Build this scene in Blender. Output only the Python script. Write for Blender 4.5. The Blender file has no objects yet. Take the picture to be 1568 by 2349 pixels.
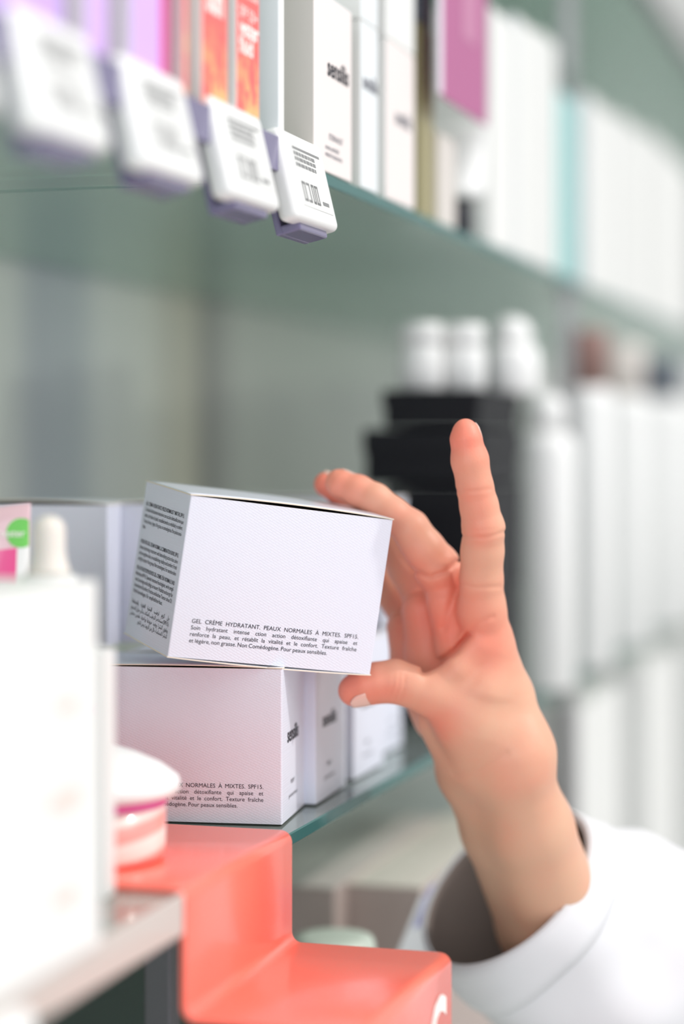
import bpy, bmesh, math, random
import numpy as np
from mathutils import Vector, Matrix

random.seed(7)
C = bpy.context.scene.collection
sc = bpy.context.scene
PI = math.pi

# ------------------------------------------------------------------ camera, world, light, exposure
CAM_Z = 1.30
FPX = 4800.0
YAW = math.radians(16.77)
cam_d = bpy.data.cameras.new('camera')
cam = bpy.data.objects.new('camera', cam_d)
C.objects.link(cam)
cam.location = (0, 0, CAM_Z)
cam.rotation_euler = (PI / 2, 0, YAW)
cam_d.sensor_fit = 'VERTICAL'
cam_d.sensor_height = 36.0
cam_d.sensor_width = 24.03
cam_d.lens = FPX / 2349 * 36.0
cam_d.shift_y = -134.5 / 2349
cam_d.clip_start = 0.01
cam_d.dof.use_dof = True
cam_d.dof.focus_distance = 0.945
cam_d.dof.aperture_fstop = 2.2
cam_d.dof.aperture_blades = 0
sc.camera = cam

world = bpy.data.worlds.new('daylight')
sc.world = world
world.use_nodes = True
bg = world.node_tree.nodes['Background']
bg.inputs[0].default_value = (0.92, 0.955, 1.0, 1)
bg.inputs[1].default_value = 0.79


def area(name, loc, target, size, power, col):
    d = bpy.data.lights.new(name, 'AREA')
    d.shape = 'RECTANGLE'
    d.size, d.size_y = size
    d.energy = power
    d.color = col
    o = bpy.data.objects.new(name, d)
    C.objects.link(o)
    o.location = loc
    o.rotation_euler = (Vector(target) - Vector(loc)).to_track_quat('-Z', 'Y').to_euler()
    return o


sun_d = bpy.data.lights.new('sun', 'SUN')
sun_d.energy = 1.4
sun_d.angle = math.radians(1.6)
sun_d.color = (1.0, 0.955, 0.90)
sun = bpy.data.objects.new('sun', sun_d)
C.objects.link(sun)
SUN_DIR = Vector((0.76, 0.15, 0.70)).normalized()
sun.rotation_euler = SUN_DIR.to_track_quat('Z', 'Y').to_euler()
area('overhead_fill', (1.2, 0.6, 3.0), (-0.3, 1.0, 1.2), (1.6, 2.4), 22, (1, 0.98, 0.95))  # added overhead fill that brightens the back panel under the upper shelf
area('front_fill_light', (-0.20, -1.7, 1.50), (-0.22, 1.0, 1.22), (1.4, 1.0), 17, (0.95, 0.96, 1.0))  # added soft fill from behind the camera for the camera-facing box sides

sc.view_settings.view_transform = 'Standard'
sc.view_settings.look = 'None'
sc.view_settings.exposure = 0.14
sc.view_settings.gamma = 1.0
sc.view_settings.use_curve_mapping = False
sc.cycles.use_denoising = True
sc.cycles.max_bounces = 12
sc.cycles.transparent_max_bounces = 16
sc.cycles.caustics_reflective = False
sc.cycles.caustics_refractive = False

# ------------------------------------------------------------------ frames of reference
RIGHT = Vector((math.cos(YAW), math.sin(YAW), 0))
LOOK = Vector((-math.sin(YAW), math.cos(YAW), 0))
UP = Vector((0, 0, 1))
CAMP = Vector((0, 0, CAM_Z))
SY, CY = math.sin(YAW), math.cos(YAW)


def cw(c):                       # metres to the right, up and away from the camera -> world
    return CAMP + RIGHT * c[0] + UP * c[1] + LOOK * c[2]


def at(x, y, D):                 # a point of the photograph at distance D
    return cw(((x - 784) / FPX * D, (1040 - y) / FPX * D, D))


def shelf_y(x, X):               # where the plane X = const is met by the photograph's column x
    a = (x - 784) / FPX
    D = X / (-SY + a * CY)
    return D * (CY + SY * a)


XF = -0.290                      # front edge of the shelves
XW = -0.600                      # wall behind them
Z_LOW = CAM_Z - 0.1687           # top of the lower glass shelf
Z_UP = CAM_Z + 0.1256            # underside of the upper one
Z_UPT = Z_UP + 0.006
Z_TOP = CAM_Z + 0.431
Z_THIRD = CAM_Z - 0.462

# ------------------------------------------------------------------ materials


def mat(name, col, rough=0.5, metal=0.0, spec=0.5, coat=0.0, sss=0.0, trans=0.0, ior=1.45, coat_rough=0.1):
    m = bpy.data.materials.new(name)
    m.use_nodes = True
    b = m.node_tree.nodes['Principled BSDF']
    b.inputs['Base Color'].default_value = (*col, 1)
    b.inputs['Roughness'].default_value = rough
    b.inputs['Metallic'].default_value = metal
    b.inputs['Specular IOR Level'].default_value = spec
    b.inputs['Coat Weight'].default_value = coat
    b.inputs['Coat Roughness'].default_value = coat_rough
    b.inputs['Transmission Weight'].default_value = trans
    b.inputs['IOR'].default_value = ior
    if sss:
        b.inputs['Subsurface Weight'].default_value = sss
        b.inputs['Subsurface Scale'].default_value = 0.004
    return m


def nodes(m):
    return m.node_tree.nodes, m.node_tree.links, m.node_tree.nodes['Principled BSDF']


def paper(name, col, rough=0.42, emboss=0.0, coat=0.25):
    m = mat(name, col, rough, coat=coat, coat_rough=0.22)
    n, l, b = nodes(m)
    tc = n.new('ShaderNodeTexCoord')
    if emboss:
        mp = n.new('ShaderNodeMapping')
        mp.inputs['Rotation'].default_value = (PI / 2, math.radians(0), 0)
        mp.inputs['Scale'].default_value = (1, 1, 1)
        l.new(tc.outputs['Object'], mp.inputs[0])
        rot = n.new('ShaderNodeMapping')
        rot.inputs['Rotation'].default_value = (0, 0, math.radians(-24))
        l.new(mp.outputs[0], rot.inputs[0])
        br = n.new('ShaderNodeTexBrick')
        br.inputs['Scale'].default_value = 1.0
        br.inputs['Brick Width'].default_value = 0.0026
        br.inputs['Row Height'].default_value = 0.0011
        br.inputs['Mortar Size'].default_value = 0.00022
        br.inputs['Mortar Smooth'].default_value = 0.6
        l.new(rot.outputs[0], br.inputs['Vector'])
        bp = n.new('ShaderNodeBump')
        bp.inputs['Strength'].default_value = emboss
        bp.inputs['Distance'].default_value = 0.00018
        bp.invert = True
        l.new(br.outputs['Fac'], bp.inputs['Height'])
        l.new(bp.outputs[0], b.inputs['Normal'])
        l.new(bp.outputs[0], b.inputs['Coat Normal'])
    else:
        nz = n.new('ShaderNodeTexNoise')
        nz.inputs['Scale'].default_value = 240
        l.new(tc.outputs['Object'], nz.inputs['Vector'])
        bp = n.new('ShaderNodeBump')
        bp.inputs['Strength'].default_value = 0.06
        bp.inputs['Distance'].default_value = 0.0002
        l.new(nz.outputs['Fac'], bp.inputs['Height'])
        l.new(bp.outputs[0], b.inputs['Normal'])
    return m


M = {}
M['lilac_card'] = paper('lilac white embossed card', (0.755, 0.765, 0.855), 0.36, 0.42, 0.35)
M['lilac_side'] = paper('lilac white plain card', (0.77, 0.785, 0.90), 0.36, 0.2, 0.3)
M['lilac_pale'] = paper('pale lilac card', (0.74, 0.76, 0.85), 0.35, 0.0, 0.3)
M['card_edge'] = paper('cream card core', (0.82, 0.74, 0.62), 0.7, 0.0, 0.0)
M['card_inside'] = paper('grey card inside', (0.22, 0.20, 0.20), 0.8, 0.0, 0.0)
M['ink'] = mat('black ink', (0.012, 0.011, 0.02), 0.5)
M['grey_ink'] = mat('grey ink', (0.16, 0.16, 0.19), 0.5)
M['pale_ink'] = mat('pale red ink', (0.86, 0.64, 0.59), 0.6)
M['white_ink'] = mat('white ink', (0.95, 0.90, 0.86), 0.5)
M['lav_ink'] = mat('lavender ink', (0.42, 0.42, 0.66), 0.5)
M['mag_ink'] = mat('magenta ink', (0.85, 0.16, 0.50), 0.5)
M['white_card'] = paper('white card', (0.81, 0.81, 0.79))
M['cool_card'] = paper('cool white card', (0.78, 0.81, 0.83))
M['pink_white'] = paper('blush white card', (0.84, 0.76, 0.74))
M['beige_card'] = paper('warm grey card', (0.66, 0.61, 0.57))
M['taupe_card'] = paper('taupe card', (0.42, 0.34, 0.31))
M['cream_card'] = paper('cream card', (0.74, 0.70, 0.62))
M['lilac_purple'] = paper('light purple card', (0.60, 0.38, 0.86))
M['violet'] = paper('orchid card', (0.66, 0.42, 0.84))
M['pale_lilac'] = paper('very pale pink lilac card', (0.82, 0.75, 0.84))
M['magenta_edge'] = paper('magenta card', (0.72, 0.06, 0.30))
M['gold_card'] = paper('olive gold card', (0.30, 0.26, 0.12), 0.4)
M['slate_card'] = paper('slate grey card', (0.10, 0.12, 0.15), 0.4)
M['teal_card'] = paper('pale teal card', (0.30, 0.62, 0.60))
M['black_card'] = paper('black glossy card', (0.007, 0.007, 0.010), 0.5, 0.0, 0.0)
M['black_card'].node_tree.nodes['Principled BSDF'].inputs['Specular IOR Level'].default_value = 0.2
M['black_plastic'] = mat('black plastic', (0.008, 0.008, 0.014), 0.25, coat=0.5)
M['white_plastic'] = mat('white plastic', (0.86, 0.86, 0.85), 0.35, coat=0.3)
M['ivory'] = mat('ivory rubber', (0.80, 0.74, 0.68), 0.5, sss=0.1)
M['screen'] = mat('grey e-paper screen', (0.70, 0.70, 0.685), 0.45)
M['tag_dark'] = mat('dark e-paper print', (0.22, 0.22, 0.22), 0.5)
M['purple_clear'] = mat('smoky violet plastic', (0.17, 0.15, 0.27), 0.25, coat=0.4)
M['brown_cap'] = mat('rosewood brown plastic', (0.26, 0.15, 0.13), 0.35)
M['green_reflection'] = paper('dark green reflection', (0.035, 0.055, 0.045), 0.5)
M['mint'] = mat('pale mint plastic', (0.66, 0.76, 0.66), 0.35)
M['steel'] = mat('brushed steel', (0.42, 0.41, 0.42), 0.35, metal=0.8)
M['dark_steel'] = mat('dark grey steel', (0.12, 0.12, 0.13), 0.4, metal=0.5)
M['hot_pink'] = mat('hot pink plastic', (0.86, 0.09, 0.30), 0.35, coat=0.3)
M['pale_pink'] = mat('pale pink plastic', (0.82, 0.55, 0.60), 0.35, coat=0.3)
M['green_sticker'] = mat('bright green sticker', (0.18, 0.62, 0.12), 0.5)
M['sign_pink'] = mat('mauve pink plastic', (0.42, 0.115, 0.26), 0.5)
M['sign_pale'] = mat('light mauve print', (0.50, 0.20, 0.34), 0.5)
M['pale_rail'] = mat('milky plastic', (0.56, 0.51, 0.47), 0.3, coat=0.3)
M['nail'] = mat('finger nail', (0.80, 0.53, 0.44), 0.22, coat=0.6)


def acrylic():
    m = mat('coral red acrylic', (1.0, 0.19, 0.135), 0.25, coat=0.4, coat_rough=0.12)
    n, l, b = nodes(m)
    b.inputs['Subsurface Weight'].default_value = 0.25
    b.inputs['Subsurface Scale'].default_value = 0.004
    b.inputs['Subsurface Radius'].default_value = (1, .25, .2)
    return m


M['acrylic'] = acrylic()


def coral():
    m = paper('coral red card', (0.86, 0.13, 0.13))
    n, l, b = nodes(m)
    tc = n.new('ShaderNodeTexCoord')
    sep = n.new('ShaderNodeSeparateXYZ')
    l.new(tc.outputs['Object'], sep.inputs[0])
    nz = n.new('ShaderNodeTexNoise')
    nz.inputs['Scale'].default_value = 130
    l.new(tc.outputs['Object'], nz.inputs['Vector'])
    mr = n.new('ShaderNodeMapRange')
    mr.inputs[1].default_value = 0.042
    mr.inputs[2].default_value = 0.010
    l.new(sep.outputs['Z'], mr.inputs[0])
    mu = n.new('ShaderNodeMath')
    mu.operation = 'MULTIPLY'
    l.new(mr.outputs[0], mu.inputs[0])
    rp = n.new('ShaderNodeValToRGB')
    rp.color_ramp.elements[0].position = 0.42
    rp.color_ramp.elements[1].position = 0.55
    l.new(nz.outputs['Fac'], rp.inputs[0])
    l.new(rp.outputs[0], mu.inputs[1])
    mx = n.new('ShaderNodeMix')
    mx.data_type = 'RGBA'
    mx.inputs[6].default_value = (0.88, 0.12, 0.11, 1)
    mx.inputs[7].default_value = (0.92, 0.48, 0.18, 1)
    l.new(mu.outputs[0], mx.inputs[0])
    l.new(mx.outputs[2], b.inputs['Base Color'])
    return m


M['coral'] = coral()


def glass(name, tint, body, opac, rough=0.05):
    m = bpy.data.materials.new(name)
    m.use_nodes = True
    n, l = m.node_tree.nodes, m.node_tree.links
    n.clear()
    out = n.new('ShaderNodeOutputMaterial')
    tr = n.new('ShaderNodeBsdfTransparent')
    tr.inputs[0].default_value = (*tint, 1)
    df = n.new('ShaderNodeBsdfDiffuse')
    df.inputs[0].default_value = (*body, 1)
    gl = n.new('ShaderNodeBsdfGlossy')
    gl.inputs['Roughness'].default_value = rough
    gl.inputs[0].default_value = (0.92, 1.0, 0.97, 1)
    m1 = n.new('ShaderNodeMixShader')
    m1.inputs[0].default_value = opac
    l.new(tr.outputs[0], m1.inputs[1])
    l.new(df.outputs[0], m1.inputs[2])
    fr = n.new('ShaderNodeLayerWeight')
    fr.inputs[0].default_value = 0.25
    m2 = n.new('ShaderNodeMixShader')
    l.new(fr.outputs['Fresnel'], m2.inputs[0])
    l.new(m1.outputs[0], m2.inputs[1])
    l.new(gl.outputs[0], m2.inputs[2])
    l.new(m2.outputs[0], out.inputs[0])
    return m


M['glass'] = glass('clear greenish glass', (0.86, 0.94, 0.91), (0.75, 0.86, 0.82), 0.22, 0.06)
M['glass_up'] = glass('frosted sea green glass', (0.90, 0.97, 0.93), (0.64, 0.88, 0.76), 0.36, 0.22)
M['glass_edge'] = glass('deep green glass edge', (0.24, 0.42, 0.40), (0.06, 0.19, 0.185), 0.7, 0.1)


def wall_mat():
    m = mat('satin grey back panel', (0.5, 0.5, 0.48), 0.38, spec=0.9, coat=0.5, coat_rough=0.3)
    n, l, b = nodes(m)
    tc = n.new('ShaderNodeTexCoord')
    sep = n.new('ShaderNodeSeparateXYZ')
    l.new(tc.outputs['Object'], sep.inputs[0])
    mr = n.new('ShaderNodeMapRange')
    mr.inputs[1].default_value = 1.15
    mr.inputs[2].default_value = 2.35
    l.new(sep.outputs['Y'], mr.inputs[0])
    rp = n.new('ShaderNodeValToRGB')  # blurred reflections on the panel painted as vertical colour bands
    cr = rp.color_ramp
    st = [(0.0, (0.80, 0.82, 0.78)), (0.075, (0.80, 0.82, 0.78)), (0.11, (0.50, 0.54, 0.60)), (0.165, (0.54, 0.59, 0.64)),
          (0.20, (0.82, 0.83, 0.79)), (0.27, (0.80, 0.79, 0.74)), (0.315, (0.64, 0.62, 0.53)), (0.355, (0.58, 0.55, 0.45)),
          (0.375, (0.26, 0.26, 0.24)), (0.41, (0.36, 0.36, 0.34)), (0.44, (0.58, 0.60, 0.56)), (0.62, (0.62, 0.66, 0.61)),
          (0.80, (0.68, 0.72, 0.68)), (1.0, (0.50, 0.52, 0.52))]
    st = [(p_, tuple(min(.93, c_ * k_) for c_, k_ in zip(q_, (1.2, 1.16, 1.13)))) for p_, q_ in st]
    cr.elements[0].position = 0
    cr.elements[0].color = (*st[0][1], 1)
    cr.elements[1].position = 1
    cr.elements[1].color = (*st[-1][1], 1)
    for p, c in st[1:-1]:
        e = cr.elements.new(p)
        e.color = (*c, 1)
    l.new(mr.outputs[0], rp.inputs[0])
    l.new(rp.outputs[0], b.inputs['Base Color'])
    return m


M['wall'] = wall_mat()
M['far_wall'] = mat('white plaster', (0.80, 0.80, 0.78), 0.8)
M['floor'] = mat('pale grey floor tiles', (0.55, 0.55, 0.53), 0.4)


def floor_tiles(m):
    n, l, b = nodes(m)
    tc = n.new('ShaderNodeTexCoord')
    br = n.new('ShaderNodeTexBrick')
    br.offset = 0
    br.inputs['Scale'].default_value = 1
    br.inputs['Brick Width'].default_value = 0.6
    br.inputs['Row Height'].default_value = 0.6
    br.inputs['Mortar Size'].default_value = 0.004
    br.inputs['Color1'].default_value = (0.55, 0.55, 0.53, 1)
    br.inputs['Color2'].default_value = (0.58, 0.58, 0.56, 1)
    br.inputs['Mortar'].default_value = (0.25, 0.25, 0.25, 1)
    l.new(tc.outputs['Object'], br.inputs['Vector'])
    l.new(br.outputs['Color'], b.inputs['Base Color'])


floor_tiles(M['floor'])


def skin_mat():
    m = mat('skin', (0.80, 0.42, 0.30), 0.48, sss=0.0)
    n, l, b = nodes(m)
    b.inputs['Subsurface Weight'].default_value = 0.30
    b.inputs['Subsurface Scale'].default_value = 0.006
    b.inputs['Subsurface Radius'].default_value = (1.0, 0.33, 0.2)
    at_ = n.new('ShaderNodeAttribute')
    at_.attribute_name = 'blush'
    tc = n.new('ShaderNodeTexCoord')
    nz = n.new('ShaderNodeTexNoise')
    nz.inputs['Scale'].default_value = 55
    nz.inputs['Detail'].default_value = 4
    l.new(tc.outputs['Object'], nz.inputs['Vector'])
    ad = n.new('ShaderNodeMath')
    ad.operation = 'MULTIPLY_ADD'
    ad.inputs[1].default_value = 0.5
    ad.inputs[2].default_value = -0.25
    l.new(nz.outputs['Fac'], ad.inputs[0])
    a2 = n.new('ShaderNodeMath')
    a2.operation = 'ADD'
    a2.use_clamp = True
    l.new(ad.outputs[0], a2.inputs[0])
    l.new(at_.outputs['Fac'], a2.inputs[1])
    mx = n.new('ShaderNodeMix')
    mx.data_type = 'RGBA'
    mx.inputs[6].default_value = (0.68, 0.40, 0.27, 1)
    mx.inputs[7].default_value = (0.80, 0.235, 0.16, 1)
    l.new(a2.outputs[0], mx.inputs[0])
    l.new(mx.outputs[2], b.inputs['Base Color'])
    n2 = n.new('ShaderNodeTexVoronoi')
    n2.inputs['Scale'].default_value = 900
    l.new(tc.outputs['Object'], n2.inputs['Vector'])
    bp = n.new('ShaderNodeBump')
    bp.inputs['Strength'].default_value = 0.10
    bp.inputs['Distance'].default_value = 0.0003
    l.new(n2.outputs['Distance'], bp.inputs['Height'])
    l.new(bp.outputs[0], b.inputs['Normal'])
    return m


M['skin'] = skin_mat()


def cloth_mat():
    m = mat('white cotton', (0.75, 0.75, 0.77), 0.85)
    n, l, b = nodes(m)
    tc = n.new('ShaderNodeTexCoord')
    nz = n.new('ShaderNodeTexNoise')
    nz.inputs['Scale'].default_value = 900
    l.new(tc.outputs['Object'], nz.inputs['Vector'])
    bp = n.new('ShaderNodeBump')
    bp.inputs['Strength'].default_value = 0.15
    bp.inputs['Distance'].default_value = 0.0003
    l.new(nz.outputs['Fac'], bp.inputs['Height'])
    l.new(bp.outputs[0], b.inputs['Normal'])
    return m


M['cotton'] = cloth_mat()
M['inner_shade'] = mat('taupe lining', (0.20, 0.165, 0.145), 0.9)  # shade inside the white sleeve painted as dark taupe


def jar_mat():
    m = mat('coral and white swirl print', (0.9, 0.4, 0.35), 0.3, coat=0.4)
    n, l, b = nodes(m)
    tc = n.new('ShaderNodeTexCoord')
    wv = n.new('ShaderNodeTexWave')
    wv.bands_direction = 'Z'
    wv.inputs['Scale'].default_value = 21
    wv.inputs['Distortion'].default_value = 3.5
    wv.inputs['Detail'].default_value = 1
    wv.inputs['Detail Scale'].default_value = 0.6
    l.new(tc.outputs['Object'], wv.inputs['Vector'])
    rp = n.new('ShaderNodeValToRGB')
    rp.color_ramp.elements[0].color = (0.90, 0.34, 0.30, 1)
    rp.color_ramp.elements[0].position = 0.30
    rp.color_ramp.elements[1].color = (0.90, 0.74, 0.68, 1)
    rp.color_ramp.elements[1].position = 0.65
    l.new(wv.outputs['Fac'], rp.inputs[0])
    l.new(rp.outputs[0], b.inputs['Base Color'])
    return m


M['jar'] = jar_mat()

# ------------------------------------------------------------------ object helpers


def link(name, me, m=None, parent=None, smooth=False):
    o = bpy.data.objects.new(name, me)
    C.objects.link(o)
    if m is not None:
        for k in (m if isinstance(m, (list, tuple)) else [m]):
            me.materials.append(k)
    if smooth:
        for p in me.polygons:
            p.use_smooth = True
    if parent:
        o.parent = parent
    return o


def obj(name, bm, m=None, parent=None, smooth=False):
    me = bpy.data.meshes.new(name)
    bm.normal_update()
    bm.to_mesh(me)
    bm.free()
    return link(name, me, m, parent, smooth)


def tag(o, label, cat, group=None, kind=None):
    o['label'] = label
    o['category'] = cat
    if group:
        o['group'] = group
    if kind:
        o['kind'] = kind
    return o


def thing(name, label, cat, loc=(0, 0, 0), rz=0, group=None):
    o = bpy.data.objects.new(name, None)
    C.objects.link(o)
    o.empty_display_size = 0.02
    o.location = loc
    o.rotation_euler = (0, 0, rz)
    return tag(o, label, cat, group)


def struct(name, bm, m):
    o = obj(name, bm, m)
    o['kind'] = 'structure'
    return o


def box(bm, lo, hi, bev=0.0, seg=2, mi=0):
    lo, hi = Vector(lo), Vector(hi)
    r = bmesh.ops.create_cube(bm, size=1)
    vs = r['verts']
    for v in vs:
        v.co = Vector([(lo[i] + hi[i]) / 2 + v.co[i] * (hi[i] - lo[i]) for i in range(3)])
    fs = set(f for v in vs for f in v.link_faces)
    for f in fs:
        f.material_index = mi
    if bev:
        es = list(set(e for v in vs for e in v.link_edges))
        r2 = bmesh.ops.bevel(bm, geom=es, offset=bev, segments=seg, affect='EDGES', profile=0.5)
        for f in r2['faces']:
            f.material_index = mi
    return bm


def lathe(bm, prof, seg=40, loc=(0, 0, 0), sx=1.0, sy=1.0):
    rings = []
    for r, z in prof:
        if r < 1e-6:
            rings.append([bm.verts.new((loc[0], loc[1], loc[2] + z))])
        else:
            rings.append([bm.verts.new((loc[0] + sx * r * math.cos(2 * PI * k / seg), loc[1] + sy * r * math.sin(2 * PI * k / seg), loc[2] + z)) for k in range(seg)])
    for a, b in zip(rings[:-1], rings[1:]):
        for k in range(seg):
            k2 = (k + 1) % seg
            if len(a) == 1 and len(b) == 1:
                continue
            if len(a) == 1:
                bm.faces.new((a[0], b[k2], b[k]))
            elif len(b) == 1:
                bm.faces.new((a[k], a[k2], b[0]))
            else:
                bm.faces.new((a[k], a[k2], b[k2], b[k]))
    bmesh.ops.recalc_face_normals(bm, faces=bm.faces[:])
    return bm


# ---- lettering
_AR = {}


def _fill_ar():
    code = 0xFE8D
    for ch, n in [('ا', 2), ('ب', 4), ('ة', 2), ('ت', 4), ('ث', 4), ('ج', 4), ('ح', 4), ('خ', 4), ('د', 2), ('ذ', 2), ('ر', 2), ('ز', 2),
                  ('س', 4), ('ش', 4), ('ص', 4), ('ض', 4), ('ط', 4), ('ظ', 4), ('ع', 4), ('غ', 4), ('ف', 4), ('ق', 4), ('ك', 4), ('ل', 4),
                  ('م', 4), ('ن', 4), ('ه', 4), ('و', 2), ('ى', 2), ('ي', 4)]:
        _AR[ch] = (code, n)
        code += n
    _AR['أ'] = (0xFE83, 2)


_fill_ar()


def arabic(word):
    if not any(c in _AR for c in word):
        return word
    out = []
    for i, ch in enumerate(word):
        if ch not in _AR:
            out.append(ch)
            continue
        c0, n = _AR[ch]
        prev = i > 0 and word[i - 1] in _AR and _AR[word[i - 1]][1] == 4
        nxt = n == 4 and i + 1 < len(word) and word[i + 1] in _AR
        k = (3 if nxt else 1) if prev else (2 if nxt else 0)
        out.append(chr(c0 + k))
    return ''.join(reversed(out))


def word_mesh(txt, size, bold=0.0, shear=0.0):
    cu = bpy.data.curves.new('lettering', 'FONT')
    cu.body = txt
    cu.size = size
    cu.offset = bold * size
    cu.shear = shear
    cu.resolution_u = 3
    o = bpy.data.objects.new('lettering', cu)
    me = bpy.data.meshes.new_from_object(o)
    bpy.data.objects.remove(o)
    bpy.data.curves.remove(cu)
    if len(me.vertices) == 0:
        return None, 0, 0
    co = np.empty(len(me.vertices) * 3)
    me.vertices.foreach_get('co', co)
    co = co.reshape(-1, 3)
    x0, x1 = co[:, 0].min(), co[:, 0].max()
    for v in me.vertices:
        v.co.x -= x0
    return me, x1 - x0, 0


def text_line(bm, txt, x0, x1, z, size, bold=0.0, justify=True, rtl=False, gap=None):
    """words of one line placed from x0 to x1 on the local XZ plane"""
    words = txt.split()
    if rtl:
        words = [arabic(w) for w in reversed(words)]
    ms = [word_mesh(w, size, bold) for w in words]
    ms = [a for a in ms if a[0]]
    tot = sum(a[1] for a in ms)
    g0 = size * 0.30
    if justify and len(ms) > 1:
        g = (x1 - x0 - tot) / (len(ms) - 1)
        s = 1.0
        if g < g0 * 0.7:
            s = (x1 - x0 - g0 * 0.7 * (len(ms) - 1)) / tot
            g = g0 * 0.7
    else:
        s = 1.0
        g = g0
        if tot + g * (len(ms) - 1) > x1 - x0:
            s = (x1 - x0) / (tot + g * (len(ms) - 1))
            g *= s
        if rtl:
            x0 = x1 - (tot * s + g * (len(ms) - 1))
    x = x0
    for me, w, _ in ms:
        n0 = len(bm.verts)
        bm.from_mesh(me)
        bm.verts.ensure_lookup_table()
        for v in bm.verts[n0:]:
            v.co = Vector((x + v.co.x * s, 0, z + v.co.y))
        x += w * s + g
        bpy.data.meshes.remove(me)
    return bm


def place_text(name, bm, m, parent, origin, xdir, zdir=(0, 0, 1)):
    """moves lettering drawn on local XZ onto a face: x runs along xdir"""
    X, Z = Vector(xdir).normalized(), Vector(zdir).normalized()
    O = Vector(origin)
    for v in bm.verts:
        v.co = O + X * v.co.x + Z * v.co.z
    return obj(name, bm, m, parent)


# ------------------------------------------------------------------ the setting
b = bmesh.new()
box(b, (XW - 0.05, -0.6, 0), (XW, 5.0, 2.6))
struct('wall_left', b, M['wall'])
b = bmesh.new()
box(b, (XW - 0.05, 5.0, 0), (4.0, 5.1, 2.6))
struct('wall_back', b, M['far_wall'])
b = bmesh.new()
box(b, (XW - 0.05, -0.6, -0.05), (4.0, 5.1, 0))
struct('floor', b, M['floor'])


def glass_shelf(name, label, z0, z1, y0, y1, m, group):
    bm = bmesh.new()
    box(bm, (XW + 0.004, y0, z0), (XF, y1, z1), 0.0006, 1)
    bm.normal_update()
    for f in bm.faces:
        f.material_index = 0 if abs(f.normal.z) > 0.9 else 1
    o = obj(name, bm, [m, M['glass_edge']])
    return tag(o, label, 'shelf', group)


YJ = 0.868
glass_shelf('glass_shelf', 'clear greenish glass shelf under the lilac cream boxes and the red display riser', Z_LOW - 0.006, Z_LOW, 0.1, 3.0, M['glass'], 'glass shelves of the wall unit')
glass_shelf('glass_shelf', 'frosted green glass shelf pane under the purple and coral boxes, left of the joint', Z_UP, Z_UPT, 0.1, YJ + 0.045, M['glass_up'], 'glass shelves of the wall unit')
glass_shelf('glass_shelf', 'frosted green glass shelf pane under the blush and tall white cartons, beyond the joint', Z_UP, Z_UPT, YJ + 0.047, 3.0, M['glass_up'], 'glass shelves of the wall unit')
glass_shelf('glass_shelf', 'topmost frosted green glass shelf, seen from below in the upper right corner', Z_TOP, Z_TOP + 0.006, 0.6, 3.4, M['glass_up'], 'glass shelves of the wall unit')
glass_shelf('glass_shelf', 'lowest glass shelf carrying the taupe cartons and the mint lidded jar', Z_THIRD - 0.006, Z_THIRD, 0.1, 3.0, M['glass'], 'glass shelves of the wall unit')


def post(name, label, x, y, z0, z1, w, m):
    bm = bmesh.new()
    box(bm, (x - w / 2, y - w / 2, z0), (x + w / 2, y + w / 2, z1), 0.0015)
    o = thing(name, label, 'shelf post', (0, 0, 0))
    obj('column', bm, m, o)
    for zz in (Z_LOW - 0.012, Z_UP - 0.006, Z_TOP - 0.006, Z_THIRD - 0.012):
        if z0 < zz < z1:
            bb = bmesh.new()
            box(bb, (x - w * 0.9, y - w * 0.9, zz), (x + w * 0.9, y + w * 0.9, zz + 0.0055), 0.001)
            obj('bracket', bb, m, o)
    return o


post('shelf_post', 'slim grey steel post at the shelf edges, right of the teal cartons', -0.296, 1.578, 0.0, 2.3, 0.010, M['steel'])
post('shelf_post', 'dark steel post below the glass shelf, beside the left edge of the red riser', -0.375, shelf_y(372, -0.375), 0.0, Z_LOW - 0.0062, 0.014, M['dark_steel'])
bm = bmesh.new()
box(bm, (XF - 0.004, 0.7, Z_TOP - 0.012), (XF + 0.004, 3.4, Z_TOP - 0.0005), 0.001)
tag(obj('shelf_rail', bm, M['dark_steel']), 'dark grey metal rail along the edge of the topmost glass shelf', 'rail')

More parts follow.
